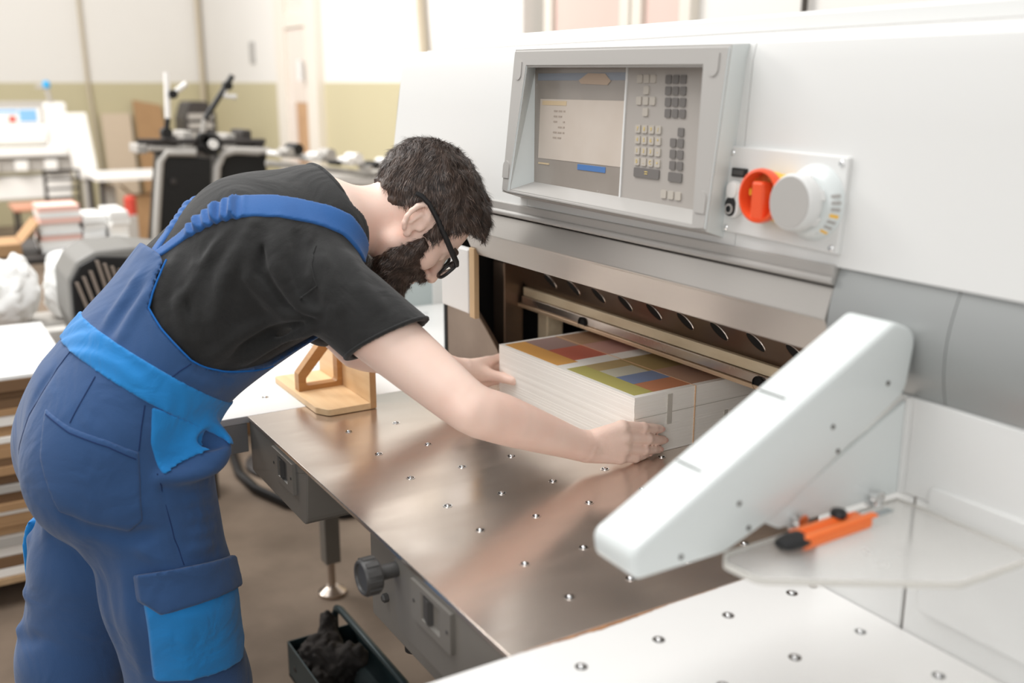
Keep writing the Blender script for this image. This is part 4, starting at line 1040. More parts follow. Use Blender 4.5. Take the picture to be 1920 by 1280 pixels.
OV_FOLDS = [
    ([(-0.700, -0.35, 0.83), (-0.70, -0.345, 0.74), (-0.70, -0.335, 0.65), (-0.70, -0.33, 0.55)], 0.007, 0.016), ([(-0.76, -0.365, 0.80), (-0.75, -0.36, 0.70), (-0.74, -0.35, 0.60)], -0.006, 0.016),
    ([(-0.74, -0.40, 0.87), (-0.79, -0.38, 0.80), (-0.85, -0.33, 0.74)], 0.007, 0.014), ([(-0.93, -0.44, 0.84), (-0.95, -0.42, 0.74), (-0.96, -0.42, 0.62)], 0.007, 0.016), ([(-0.92, -0.38, 0.70), (-0.97, -0.45, 0.66), (-1.04, -0.53, 0.66)], 0.008, 0.014),
    ([(-0.92, -0.40, 0.60), (-0.96, -0.48, 0.58), (-1.04, -0.55, 0.56)], -0.007, 0.014), ([(-0.668, -0.26, 0.70), (-0.668, -0.26, 0.62), (-0.668, -0.255, 0.56)], 0.004, 0.014),
    ([(-0.74, -0.44, 0.93), (-0.72, -0.39, 0.885), (-0.70, -0.33, 0.862), (-0.685, -0.28, 0.868)], -0.006, 0.012),
    ([(-0.695, -0.241, 0.936), (-0.712, -0.206, 0.927), (-0.742, -0.175, 0.916)], 0.0056, 0.009), ([(-0.692, -0.239, 0.907), (-0.709, -0.204, 0.898), (-0.747, -0.169, 0.887)], 0.0070, 0.009),
    ([(-0.691, -0.237, 0.878), (-0.707, -0.202, 0.868), (-0.74, -0.17, 0.859)], 0.0070, 0.009), ([(-0.689, -0.236, 0.848), (-0.705, -0.2, 0.838), (-0.729, -0.175, 0.833)], 0.0070, 0.009),
    ([(-0.686, -0.242, 0.822), (-0.698, -0.208, 0.812), (-0.715, -0.185, 0.808)], 0.0070, 0.009),
    ([(-0.714, -0.383, 0.880), (-0.695, -0.329, 0.858), (-0.685, -0.279, 0.862)], -0.0070, 0.012), ([(-0.694, -0.322, 0.850), (-0.684, -0.284, 0.813), (-0.678, -0.253, 0.767)], 0.0070, 0.012),
    ([(-0.805, -0.244, 1.296), (-0.804, -0.283, 1.245), (-0.797, -0.323, 1.196)], 0.0070, 0.010), ([(-0.76, -0.238, 1.276), (-0.763, -0.276, 1.224), (-0.755, -0.311, 1.176)], 0.0084, 0.011),
    ([(-0.782, -0.247, 1.280), (-0.783, -0.290, 1.225), (-0.775, -0.325, 1.185)], -0.0056, 0.008),
    ([(-0.723, -0.145, 1.084), (-0.7, -0.186, 1.106), (-0.698, -0.228, 1.141)], 0.0070, 0.010), ([(-0.725, -0.125, 1.098), (-0.698, -0.167, 1.123), (-0.694, -0.203, 1.138)], -0.0056, 0.008),
    ([(-0.84, -0.385, 1.135), (-0.842, -0.42, 1.103), (-0.845, -0.455, 1.057), (-0.86, -0.48, 1.0), (-0.88, -0.475, 0.93), (-0.89, -0.45, 0.87)], -0.0098, 0.010),
    ([(-0.692, -0.27, 0.962), (-0.686, -0.267, 0.906), (-0.684, -0.259, 0.846), (-0.682, -0.246, 0.789)], -0.0035, 0.004),
    ([(-1.03, -0.50, 0.80), (-1.02, -0.44, 0.74), (-1.0, -0.36, 0.70)], 0.0084, 0.014), ([(-1.05, -0.53, 0.62), (-1.02, -0.50, 0.58), (-0.98, -0.42, 0.55)], 0.0084, 0.014)]
BIB = [(-0.60, 0.0), (-0.60, 1.35), (-0.27, 1.345), (-0.222, 1.322), (-0.214, 1.312), (-0.229, 1.287), (-0.244, 1.259), (-0.252, 1.236), (-0.240, 1.205), (-0.203, 1.152), (-0.170, 1.128), (-0.130, 1.118), (-0.05, 1.112), (0.06, 1.150), (0.14, 1.20), (0.3, 1.1), (0.3, 0.0)]
def ov_mod(P, d):
    d = d - folds(P, OV_FOLDS)
    d = np.maximum(d, poly_sd(P[:, 1], P[:, 2], BIB))
    return np.maximum(d, 0.09 - P[:, 2])
ov_field = Field(ov, ov_mod)
overalls = surface('overalls', ov_field, (-1.20, -0.66, 0.05), (-0.60, 0.22, 1.42), 0.005, 'overall_blue', man, 1)
#HITSTOP
# ---- fabric pieces sewn on: shells of a base field limited to an outline
def patch(name, base, poly3, off, m, parent, vox=0.0035, thick=0.010, mod=None, bulge=0.0, side=1):
    P3 = np.asarray(poly3, float); c = P3.mean(0)
    w, V = np.linalg.eigh((P3 - c).T @ (P3 - c)); nrm = V[:, 0]; e1, e2 = V[:, 2], V[:, 1]
    if nrm[0] * side < 0: nrm = -nrm
    poly = np.stack([(P3 - c) @ e1, (P3 - c) @ e2], 1)
    def f(P, bc=None, br=0.0):
        d0 = base(P, bc, br) if isinstance(base, Field) else base(P)
        q = P - c; sd = poly_sd(q @ e1, q @ e2, poly)
        o = off + (mod(P) if mod else 0.0)
        if bulge: o = o + bulge * np.clip(-sd / 0.03, 0, 1)
        return np.maximum(np.maximum(d0 - o, -(d0 + thick)), np.maximum(sd, -(q @ nrm) - 0.06))
    return surface(name, f, P3.min(0) - 0.04, P3.max(0) + 0.04, vox, m, parent, 1, 12)
ov_body = Field(ov, lambda P, d: d - folds(P, OV_FOLDS))
# waistband: bright blue slab around the waist
u_ = _n((0, 0.60, 0.80))
def band(P, bc=None, br=0.0):
    d0 = ov_body(P, bc, br)
    s_ = P @ u_
    arc_ = P[:, 0] * 0.6 - P[:, 1]
    o = 0.0035 + 0.0016 * np.sin(arc_ * 190 + 3 * np.sin(P[:, 2] * 30)) * np.clip(-(P[:, 1] + 0.21) * 12, 0, 1)
    a = -0.253 * u_[1] + 1.141 * u_[2]; b = -0.297 * u_[1] + 1.103 * u_[2]
    return np.maximum(np.maximum(d0 - o, -(d0 + 0.010)), np.maximum(s_ - a, b - s_))
surface('waistband', band, (-1.12, -0.46, 0.95), (-0.64, 0.02, 1.28), 0.0035, 'bright_blue', man, 1, 12)
patch('back_pocket', ov_body, [(-0.794, -0.423, 1.077), (-0.739, -0.395, 1.056), (-0.702, -0.346, 1.035), (-0.693, -0.300, 1.008), (-0.687, -0.305, 0.890), (-0.695, -0.329, 0.870), (-0.71, -0.375, 0.888), (-0.733, -0.427, 0.915), (-0.759, -0.443, 1.003)], 0.0035, 'overall_blue', man)
patch('pocket_lining', ov_body, [(-0.698, -0.272, 1.081), (-0.727, -0.186, 1.022), (-0.735, -0.200, 0.990), (-0.716, -0.219, 0.983), (-0.693, -0.270, 0.964), (-0.694, -0.280, 1.02)], 0.0030, 'bright_blue', man)
cg = patch('cargo_pocket', ov_body, [(-0.690, -0.318, 0.755), (-0.715, -0.145, 0.715), (-0.715, -0.135, 0.600), (-0.694, -0.150, 0.572), (-0.693, -0.312, 0.588)], 0.008, 'bright_blue', man, bulge=0.004)
patch('pocket_flap', ov_body, [(-0.698, -0.328, 0.790), (-0.735, -0.140, 0.765), (-0.715, -0.132, 0.712), (-0.679, -0.298, 0.716), (-0.690, -0.326, 0.745)], 0.015, 'overall_blue', man, thick=0.003)
patch('cargo_pocket', ov_body, [(-1.105, -0.47, 0.785), (-1.115, -0.30, 0.775), (-1.12, -0.31, 0.60), (-1.12, -0.47, 0.60)], 0.016, 'bright_blue', man, bulge=0.006, side=-1)
# straps
def strap(name, path, widths, gather, m='strap_blue', ruff=1.0):
    path = np.asarray(path, float); W_ = np.asarray(widths, float)
    seglen = np.linalg.norm(np.diff(path, axis=0), axis=1); cum = np.concatenate([[0], np.cumsum(seglen)])
    def f(P, bc=None, br=0.0):
        d0 = shirt_body(P, bc, br)
        best = np.full(len(P), 1e9); s_ = np.zeros(len(P)); w_ = np.zeros(len(P))
        for i in range(len(path) - 1):
            d = path[i + 1] - path[i]; t = ((P - path[i]) @ d) / (d @ d)
            tc_ = np.clip(t, 0, 1)
            x = np.linalg.norm(P - path[i] - tc_[:, None] * d, axis=1)
            u = x < best
            best = np.where(u, x, best); s_ = np.where(u, cum[i] + tc_ * seglen[i], s_); w_ = np.where(u, W_[i] + (W_[i + 1] - W_[i]) * tc_, w_)
        g = np.clip((s_ - gather[0]) / 0.02, 0, 1) * np.clip((gather[1] - s_) / 0.02, 0, 1)
        rip = ruff * g * (0.0045 * np.sin(s_ * 330 + 14 * (P[:, 2] + P[:, 0])) + 0.003 * np.sin(s_ * 190 + 2.0) + 0.006)
        edge = w_ * (1 + 0.10 * g * np.sin(s_ * 330 + 1.0))
        return np.maximum(np.maximum(d0 - 0.004 - rip, -(d0 + 0.006)), best - edge)
    return surface(name, f, path.min(0) - 0.05, path.max(0) + 0.05, 0.003, m, man, 1, 12)
shirt_body = Field(sh, lambda P, d: d - folds(P, SHIRT_FOLDS))
strap('shoulder_strap', [(-0.822, -0.222, 1.312), (-0.799, -0.174, 1.347), (-0.768, -0.130, 1.382), (-0.739, -0.091, 1.396), (-0.718, -0.042, 1.397), (-0.706, 0.0, 1.389), (-0.694, 0.043, 1.376), (-0.688, 0.078, 1.358), (-0.690, 0.115, 1.31)],
      [0.012, 0.013, 0.021, 0.026, 0.027, 0.025, 0.023, 0.022, 0.021], (0.06, 0.19))
strap('shoulder_strap', [(-0.835, -0.222, 1.314), (-0.868, -0.175, 1.348), (-0.915, -0.130, 1.375), (-0.955, -0.07, 1.392), (-0.985, 0.0, 1.385), (-0.995, 0.06, 1.36), (-0.985, 0.11, 1.32)],
      [0.011, 0.012, 0.018, 0.022, 0.022, 0.022, 0.022], (0.05, 0.19), ruff=0.6)
# ---- fingernails
nm = []
for H_, sx in ((RH, 1),):
    for f in H_:
        a, b = A3(*f[2]), A3(*f[3]); dn = _n(b - a); ou = _n(np.cross(dn, np.cross(A3(0.9, 0.5, 0.1), dn)))
        nm.append((b + ou * 0.0074 + dn * 0.001, np.stack([dn, ou, np.cross(dn, ou)])))
mat('nail', (240, 196, 182), 0.3)
s_me = bmesh.new(); bmesh.ops.create_icosphere(s_me, subdivisions=2, radius=1.0)
nail_me = from_bm(s_me, 'fingernail'); nail_me.polygons.foreach_set('use_smooth', [True] * len(nail_me.polygons)); nail_me.materials.append(MATS['nail'])
for c_, R_ in nm:
    o = bpy.data.objects.new('fingernail', nail_me); COL.objects.link(o); o.parent = man
    o.matrix_parent_inverse = Matrix.Translation(-wloc(man))
    o.matrix_basis = Matrix.Translation(Vector(c_)) @ Matrix([list(r) for r in R_.T]).to_4x4() @ Matrix.Diagonal((0.0060, 0.0012, 0.0046, 1))
# ---- hair and beard
def loc(P): return (P - HO) @ HM.T / HS
skull = [he((0, -0.018, 0.030), (0.074, 0.096, 0.090)), he((0, 0.018, 0.020), (0.066, 0.068, 0.075), k=0.03)]
HAIR = [(0.200, 0.20), (0.130, 0.092), (0.090, 0.080), (0.060, 0.064), (0.046, 0.034), (0.040, 0.006), (0.036, -0.036), (0.019, -0.036), (0.014, 0.010), (0.004, 0.026), (-0.022, 0.030), (-0.038, 0.012), (-0.046, -0.020), (-0.070, -0.050), (-0.100, -0.062), (-0.30, -0.062), (-0.30, 0.20)]
def vnoise(P, s):
    return (np.sin(P[:, 0] * s + 2.1 * np.sin(P[:, 1] * s * 0.7)) + np.sin(P[:, 1] * s * 1.13 + 1.7 * np.sin(P[:, 2] * s * 0.9)) + np.sin(P[:, 2] * s * 0.91 + 1.9 * np.sin(P[:, 0] * s * 0.8))) / 3
def hair_f(P, bc=None, br=0.0):
    d = evalf(skull, P); L = loc(P)
    topw = np.clip((L[:, 2] + 0.02) / 0.10, 0, 1)
    side = np.clip((np.abs(L[:, 0]) - 0.045) / 0.02, 0, 1) * np.clip((0.085 - L[:, 2]) / 0.05, 0, 1)
    o = 0.003 + (0.019 * topw + 0.010 * np.clip((L[:, 1] - 0.02) / 0.06, 0, 1) * topw) * (1 - 0.72 * side) + 0.0035 * vnoise(L, 160) + 0.002 * vnoise(L, 420)
    sd = poly_sd(L[:, 1], L[:, 2], HAIR) * HS
    return np.maximum(np.maximum(d - o, -(d + 0.010)), sd + 0.0025 * vnoise(L, 520))
hair = surface('hair', hair_f, HO - 0.20, HO + 0.20, 0.003, 'hair_dark', man, 1, 12)
face = [p for p in head]
BEARD = [(0.040, -0.014), (0.048, -0.038), (0.066, -0.050), (0.088, -0.044), (0.108, -0.049), (0.108, -0.058), (0.090, -0.062), (0.088, -0.078), (0.130, -0.080), (0.125, -0.16), (0.050, -0.160), (0.012, -0.110), (0.004, -0.075), (0.014, -0.048), (0.020, -0.012)]
def beard_f(P, bc=None, br=0.0):
    d = evalf(face, P, bc, br); L = loc(P)
    sd = poly_sd(L[:, 1], L[:, 2], BEARD) * HS
    o = 0.0050 + 0.011 * np.clip(-sd / 0.03, 0, 1) + 0.008 * np.clip((-0.085 - L[:, 2]) / 0.03, 0, 1) + 0.003 * vnoise(L, 260) + 0.0015 * vnoise(L, 600)
    return np.maximum(np.maximum(d - o, -(d + 0.008)), sd + 0.003 * vnoise(L, 400))
beard = surface('beard', beard_f, HO - 0.20, HO + 0.20, 0.003, 'hair_dark', man, 1, 12)
mat('hair_light', (116, 98, 88), 0.4)
def strands(src, n, length, width, flow, lift, name, parent, seed=1):
    me = src.data; nv = len(me.vertices)
    co = np.empty(nv * 3); me.vertices.foreach_get('co', co); co = co.reshape(-1, 3)
    no = np.empty(nv * 3); me.vertices.foreach_get('normal', no); no = no.reshape(-1, 3)
    dsk = evalf(face + neck, co)
    ok = np.where(dsk > 0.0005)[0]
    r = np.random.default_rng(seed); ix = r.choice(ok, n); p = co[ix] + r.normal(0, 0.0012, (n, 3)); nn = no[ix]
    L = loc(p)
    fl = flow(L, r) @ HM
    fl += 0.5 * np.stack([vnoise(L + 3.1, 70), vnoise(L + 7.7, 70), vnoise(L + 1.3, 70)], 1) + r.normal(0, 0.18, (n, 3))
    fl -= (fl * nn).sum(1)[:, None] * nn; fl /= np.linalg.norm(fl, axis=1)[:, None] + 1e-9
    ln = length * r.uniform(0.6, 1.25, n)[:, None]; sd = np.cross(fl, nn); w = width
    V = []
    for j, t in enumerate((0.0, 0.4, 0.75, 1.0)):
        q = p - nn * 0.002 + fl * ln * t + nn * (lift * ln * math.sin(t * 2.3))
        ww = w * (1 - 0.85 * t)
        V += [q - sd * ww, q + sd * ww]
    V = np.stack(V, 1).reshape(-1, 3)
    b_ = np.arange(n)[:, None] * 8
    F = np.concatenate([np.concatenate([b_ + k, b_ + k + 1, b_ + k + 3, b_ + k + 2], 1) for k in (0, 2, 4)])
    m2 = bpy.data.meshes.new(name)
    m2.vertices.add(len(V)); m2.vertices.foreach_set('co', V.ravel())
    m2.loops.add(len(F) * 4); m2.loops.foreach_set('vertex_index', F.ravel())
    m2.polygons.add(len(F)); m2.polygons.foreach_set('loop_start', np.arange(0, len(F) * 4, 4)); m2.polygons.foreach_set('loop_total', np.full(len(F), 4))
    m2.polygons.foreach_set('material_index', np.tile((r.random(n) < 0.2).astype(np.int32), 3))
    m2.update()
    o = put(name, m2, ['hair_dark', 'hair_light'], parent, smooth=True); o['kind'] = 'stuff'
    return o
def hair_flow(L, r):
    f = np.zeros_like(L); f[:, 1] = 0.7; f[:, 2] = -0.35 - 0.7 * np.clip(-L[:, 1] * 12, 0, 1); f[:, 0] = 0.25 * np.sign(L[:, 0])
    return f
def beard_flow(L, r):
    f = np.zeros_like(L); f[:, 1] = 0.25; f[:, 2] = -1.0; return f
strands(hair, 17000, 0.017, 0.00050, hair_flow, 0.30, 'hair_strands', hair, 1)
strands(beard, 11000, 0.011, 0.00045, beard_flow, 0.40, 'beard_strands', beard, 2)
# eyebrows
for s in (-1, 1):
    eb = curve([HL(s * 0.012, 0.092, 0.020), HL(s * 0.032, 0.088, 0.026), HL(s * 0.052, 0.066, 0.022)], [0.0045, 0.005, 0.003], sub=4)
    surface('eyebrow', Field([eb]), eb.c - 0.04, eb.c + 0.04, 0.0025, 'hair_dark', man, 1, 12)
# ---- glasses
def hp(r, f, u): return Vector(HL(r, f, u))
gl = None
for s in (-1, 1):
    rim = []
    for k in range(28):
        q = 2 * math.pi * k / 28
        cx, cz = math.copysign(abs(math.cos(q)) ** 0.75, math.cos(q)), math.copysign(abs(math.sin(q)) ** 0.75, math.sin(q))
        rim.append(hp(s * (0.034 + 0.0275 * cx), 0.108 - 0.10 * (0.034 + 0.0275 * cx) - 0.12 * (cz * 0.021), -0.005 + 0.021 * cz))
    rim.append(rim[0]); rim.append(rim[1])
    o = tube('glasses_rim', rim, 0.0034, 'black_plastic', man, n=8)
    if gl is None: gl = o
    bm = bmesh.new(); bm.faces.new([bm.verts.new(p) for p in rim[:28]])
    put('glasses_lens', from_bm(bm, 'glasses_lens'), 'lens' if 'lens' in MATS else mat('lens', (225, 232, 232), 0.05, trans=0.92, ior=1.05), man)
    pts = [hp(s * 0.0610, 0.1005, 0.010), hp(s * 0.0680, 0.092, 0.012), hp(s * 0.0800, 0.040, 0.018), hp(s * 0.0850, 0.0, 0.0225), hp(s * 0.0865, -0.028, 0.024), hp(s * 0.0865, -0.046, 0.020), hp(s * 0.0860, -0.056, 0.014)]
    bm = bmesh.new(); add_tube(bm, pts, [0.0048, 0.0060, 0.0057, 0.0050, 0.0050, 0.0056, 0.0048], 8)
    c0_ = hp(0, 0, 0)
    for v in bm.verts:      # flatten towards the head: thin sideways, tall upwards
        pass
    me = from_bm(bm, 'glasses_temple'); sharpen(me, 1.2); put('glasses_temple', me, 'black_plastic', man)
tube('glasses_bridge', [hp(-0.0085, 0.1065, 0.002), hp(0, 0.1105, 0.005), hp(0.0085, 0.1065, 0.002)], 0.0028, 'black_plastic', man, n=8)
# ---- shoes
for An, d_ in ((ANR, 1), (ANL, 1)):
    b0 = A3(An[0], An[1], 0.0)
    sp_ = [eseg(b0 + A3(0, -0.06, 0.05), b0 + A3(0, 0.16, 0.035), (0.042, 0.045), (0.046, 0.030), A3(1, 0, 0)), seg(b0 + A3(0, -0.02, 0.06), b0 + A3(0, -0.02, 0.14), 0.048, 0.045)]
    fsh = Field(sp_, lambda P, d: np.maximum(d, 0.002 - P[:, 2]))
    surface('work_shoe', fsh, b0 + A3(-0.1, -0.15, -0.02), b0 + A3(0.1, 0.25, 0.2), 0.006, 'shoe_black', man, 1, 12)
# ================================================================== crumpled black gloves in the tray
gv = [ell((-1.39, 0.225, 0.085), (0.058, 0.05, 0.055), None, 'u', 0.03), ell((-1.36, 0.265, 0.075), (0.06, 0.045, 0.045), None, 'u', 0.03), seg((-1.37, 0.25, 0.10), (-1.435, 0.275, 0.165), 0.030, 0.018, 'u', 0.03), seg((-1.34, 0.27, 0.10), (-1.30, 0.30, 0.12), 0.034, 0.026, 'u', 0.02), ell((-1.31, 0.21, 0.06), (0.04, 0.035, 0.03), None, 'u', 0.02)]
gf = Field(gv, lambda P, d: np.maximum(d - 0.012 * np.abs(vnoise(P, 60)) - 0.009 * np.abs(vnoise(P + 0.3, 130)), 0.0365 - P[:, 2]))
glv = surface('work_glove', gf, (-1.50, 0.14, 0.02), (-1.22, 0.36, 0.22), 0.004, 'glove_black', None, 1, 12)
tag(glv, 'crumpled black work gloves lying in the teal tool tray', 'gloves')
# ---- stitched seams
mat('seam_blue', (24, 46, 92), 0.9)
def seam(pts, m='seam_blue', r=0.0009, par=overalls, base=None, lift=0.0005):
    """thin raised stitch line pulled onto the cloth"""
    P = np.array(pts, float); out = []
    for i in range(len(P) - 1):
        for t in np.linspace(0, 1, 8, endpoint=False): out.append(P[i] * (1 - t) + P[i + 1] * t)
    out.append(P[-1]); Q = np.array(out); f = base or ov_body
    for _ in range(6):
        d = f(Q); e = 0.002
        g = np.stack([f(Q + np.eye(3)[k] * e) - d for k in range(3)], 1) / e
        g /= np.linalg.norm(g, axis=1)[:, None] + 1e-9
        Q = Q - g * (d - lift)[:, None]
    return tube('seam', [Vector(q) for q in Q], r, m, par, n=6)
seam([(-0.835, -0.365, 1.155), (-0.838, -0.400, 1.12), (-0.842, -0.440, 1.08), (-0.852, -0.470, 1.02), (-0.87, -0.475, 0.95), (-0.885, -0.46, 0.89)])
seam([(-0.694, -0.272, 0.960), (-0.686, -0.267, 0.906), (-0.684, -0.259, 0.846), (-0.682, -0.246, 0.795)])
seam([(-0.695, -0.204, 1.146), (-0.698, -0.222, 1.135), (-0.70, -0.236, 1.126)])
seam([(-0.693, -0.300, 1.010), (-0.692, -0.292, 1.05), (-0.697, -0.283, 1.085)])
seam([(-0.74, -0.395, 1.062), (-0.742, -0.372, 1.11), (-0.748, -0.352, 1.135)])
seam([(-0.785, -0.418, 1.066), (-0.739, -0.392, 1.044), (-0.702, -0.343, 1.023), (-0.695, -0.306, 0.998)], base=lambda P: ov_body(P) - 0.0035)
seam([(-0.640, 0.0, 1.345), (-0.630, -0.015, 1.319), (-0.622, -0.035, 1.278), (-0.622, -0.033, 1.245)], 'shirt_black', 0.0012, shirt, shirt_body)
mat('piping_blue', (10, 100, 180), 0.8)
edge = [(-0.770, -0.214, 1.312), (-0.760, -0.229, 1.287), (-0.752, -0.244, 1.259), (-0.748, -0.252, 1.236), (-0.722, -0.240, 1.205), (-0.697, -0.203, 1.152), (-0.697, -0.170, 1.128), (-0.705, -0.130, 1.118), (-0.76, -0.05, 1.112)]
seam(edge, 'piping_blue', 0.0016, overalls, lambda P: ov_body(P), 0.0)
# ---- rolled neckband and sleeve hem of the t-shirt
def cloth_ring(name, c, nrm, prims, r0, r1, rad, off=0.0, steps=44):
    c = np.asarray(c, float); n = _n(nrm); a = _n(np.cross(n, (0.3, 0.2, 1.0))); b_ = np.cross(n, a); pts = []
    for q in np.linspace(0, 2 * math.pi, steps, endpoint=False):
        e = a * math.cos(q) + b_ * math.sin(q); lo_, hi_ = r0, r1
        for _ in range(18):
            mid = (lo_ + hi_) / 2
            if evalf(prims, (c + e * mid)[None])[0] < 0: lo_ = mid
            else: hi_ = mid
        pts.append(Vector(c + e * (lo_ + off)))
    return tube(name, pts + pts[:2], rad, 'shirt_black', shirt, n=8)
cloth_ring('neckband', COLC - _n(COLN) * 0.004, COLN, [p for p in sh if p not in sleeves], 0.02, 0.13, 0.0042, -0.001)
for S_, hc, hn, sl in ((SR, HEMR, HEMN, sleeves[0]), (SL, HEML, A3(-0.1, 0.5, -0.85), sleeves[1])):
    cloth_ring('sleeve_hem', hc - _n(hn) * 0.004, hn, [sl], 0.02, 0.14, 0.0034, -0.0015)
# ================================================================== background workshop
mat('bg_white', (238, 236, 232), 0.5); mat('bg_grey', (176, 172, 166), 0.5); mat('bg_dark', (58, 54, 52), 0.5); mat('press_black', (26, 25, 25), 0.45); mat('cover_dark', (128, 126, 122), 0.5); mat('rib_brown', (132, 120, 110), 0.5)
mat('kraft', (176, 140, 102), 0.8, var=0.3, vscale=6, vcol=(150, 116, 82)); mat('kraft_dark', (120, 92, 66), 0.8)
mat('pink_sheet', (238, 196, 184), 0.8); mat('seat_tan', (196, 142, 116), 0.6); mat('cyan_cap', (0, 160, 220), 0.3); mat('print_cyan', (130, 180, 226), 0.6)
mat('plastic_white', (246, 246, 244), 0.35, var=0.1, vscale=8); mat('red_item', (196, 70, 56), 0.6); mat('beige_board', (206, 188, 166), 0.7); mat('pallet_wood', (186, 156, 120), 0.75, var=0.5, vscale=8, vcol=(150, 118, 86), stretch=(0.3, 4, 4))
# wide printer far left
wp = thing('wide_format_printer', (-9.8, 0.2, 0), 'white wide-format printer far left with blue lamp and printed sheet', 'printer')
box('side_housing', -9.95, -9.58, 0.66, 0.86, 0.62, 1.42, 'bg_white', wp, b=0.02)
box('top_rail', -9.90, -9.60, -1.4, 0.80, 1.36, 1.43, 'bg_grey', wp, b=0.01)
box('printed_sheet', -9.60, -9.59, -1.3, 0.64, 1.23, 1.37, 'bg_white', wp)
box('printed_patch', -9.59, -9.585, 0.45, 0.60, 1.25, 1.36, 'print_cyan', wp); box('printed_patch', -9.59, -9.585, -0.2, 0.44, 1.33, 1.36, 'print_cyan', wp); box('printed_patch', -9.59, -9.585, 0.36, 0.42, 1.25, 1.30, 'red_item', wp)
tube('paper_roll', [(-9.62, -1.3, 1.13), (-9.62, 0.66, 1.13)], 0.095, 'bg_white', wp, n=20)
box('output_tray', -9.75, -9.40, -1.3, 0.82, 0.94, 1.02, 'bg_white', wp, b=0.01)
box('lower_bar', -9.70, -9.45, -1.3, 0.86, 0.80, 0.92, 'bg_grey', wp, b=0.01)
for k in range(7): box('tray_slat', -9.44, -9.40, -0.9 + k * 0.25, -0.79 + k * 0.25, 0.815, 0.905, 'bg_white', wp, b=0.004)
box('lower_cabinet', -9.75, -9.50, -1.3, 0.83, 0.54, 0.76, 'bg_white', wp, b=0.02)
for y in (-1.2, 0.76): box('leg', -9.70, -9.55, y - 0.05, y + 0.05, 0.0, 0.54, 'bg_grey', wp, b=0.01)
tube('lamp_stem', [(-9.6, 0.73, 1.42), (-9.6, 0.71, 1.55)], 0.02, 'bg_grey', wp)
lathe('lamp_cap', [(0.0, 0.0), (0.032, 0.0), (0.036, 0.03), (0.025, 0.06), (0, 0.065)], (-9.6, 0.71, 1.555), (0, 0, 1), 'cyan_cap', wp, n=16)
box('lamp_clip', -9.62, -9.58, 0.62, 0.70, 1.545, 1.585, 'bg_grey', wp, b=0.006)
bd = thing('tilted_board', (-9.35, 0.92, 0), 'white upright panel leaning beside the wide-format printer', 'panel')
hexa('panel', [(-9.3, 0.84, 0.72), (-9.3, 1.05, 0.72), (-9.34, 1.05, 0.72), (-9.34, 0.84, 0.72), (-9.3, 0.78, 1.33), (-9.3, 0.99, 1.33), (-9.34, 0.99, 1.33), (-9.34, 0.78, 1.33)], 'bg_white', bd, 0.012)
tube('stand', [(-9.34, 0.93, 0.0), (-9.34, 0.93, 0.74)], 0.03, 'bg_grey', bd)
wt = thing('work_table', (-9.2, 1.3, 0), 'white work table in front of the olive wall', 'table')
box('table_top', -9.25, -8.55, 0.90, 1.66, 0.76, 0.80, 'bg_white', wt, b=0.004)
for x, y in ((-8.60, 0.95), (-8.60, 1.60), (-9.2, 0.95), (-9.2, 1.60)): tube('leg', [(x, y, 0), (x, y, 0.76)], 0.02, 'bg_dark', wt)
ch = thing('chair', (-8.5, 0.55, 0), 'black metal chair with tan seat below the printer', 'chair')
box('seat', -8.75, -8.30, 0.20, 0.72, 0.56, 0.60, 'seat_tan', ch, b=0.015)
for y in (0.46, 0.72): tube('back_post', [(-8.32, y, 0.0), (-8.30, y, 0.58), (-8.28, y, 0.90)], 0.014, 'bg_dark', ch)
for z in (0.66, 0.74, 0.82, 0.89): tube('back_rail', [(-8.29, 0.46, z), (-8.29, 0.72, z)], 0.010, 'bg_dark', ch)
for y in (0.24, 0.68): tube('leg', [(-8.72, y, 0.0), (-8.70, y, 0.57)], 0.013, 'bg_dark', ch)
tube('leg', [(-8.34, 0.24, 0.0), (-8.34, 0.24, 0.57)], 0.013, 'bg_dark', ch)
def carton(x0, x1, y0, y1, z0, z1, m, label):
    t = thing('cardboard_box', ((x0 + x1) / 2, (y0 + y1) / 2, z0), label, 'box')
    box('body', x0, x1, y0, y1, z0, z1, m, t, b=0.006)
    for s in (0, 1):
        yy = y0 if s == 0 else y1; d = -0.10 if s == 0 else 0.10
        hexa('flap', [(x0, yy, z1), (x1, yy, z1), (x1, yy + d * 0.05, z1), (x0, yy + d * 0.05, z1), (x0, yy + d * 0.8, z1 + 0.09), (x1, yy + d * 0.8, z1 + 0.09), (x1, yy + d * 0.9, z1 + 0.085), (x0, yy + d * 0.9, z1 + 0.085)], m, t)
    return t
carton(-8.95, -8.70, 1.24, 1.42, 0.0, 0.60, 'kraft', 'open brown cardboard box under the white work table')
carton(-8.0, -7.8, 1.36, 1.50, 0.0, 0.50, 'kraft_dark', 'darker cardboard box at the right end under the white work table')
tag(box('storage_bin', -8.98, -8.75, 0.98, 1.09, 0.0, 0.70, 'bg_grey', b=0.01), 'grey upright bin under the left end of the work table', 'bin')
tag(lathe('red_canister', [(0, 0), (0.05, 0), (0.05, 0.14), (0.03, 0.16), (0, 0.16)], (-8.2, 1.10, 0.50), (0, 0, 1), 'red_item'), 'small red canister between the boxes under the work table', 'canister')
tag(box('canister_shelf', -8.28, -8.12, 1.04, 1.135, 0.0, 0.498, 'bg_grey', b=0.004), 'low grey block carrying the red canister', 'block')
tag(hexa('cardboard_sheet', [(-11.6, 1.92, 0.0), (-11.6, 2.30, 0.0), (-11.63, 2.30, 0.0), (-11.63, 1.92, 0.0), (-11.93, 1.92, 1.40), (-11.93, 2.24, 1.34), (-11.96, 2.24, 1.34), (-11.96, 1.92, 1.40)], 'kraft'), 'brown cardboard sheet leaning on the far wall near the corner', 'cardboard sheet')
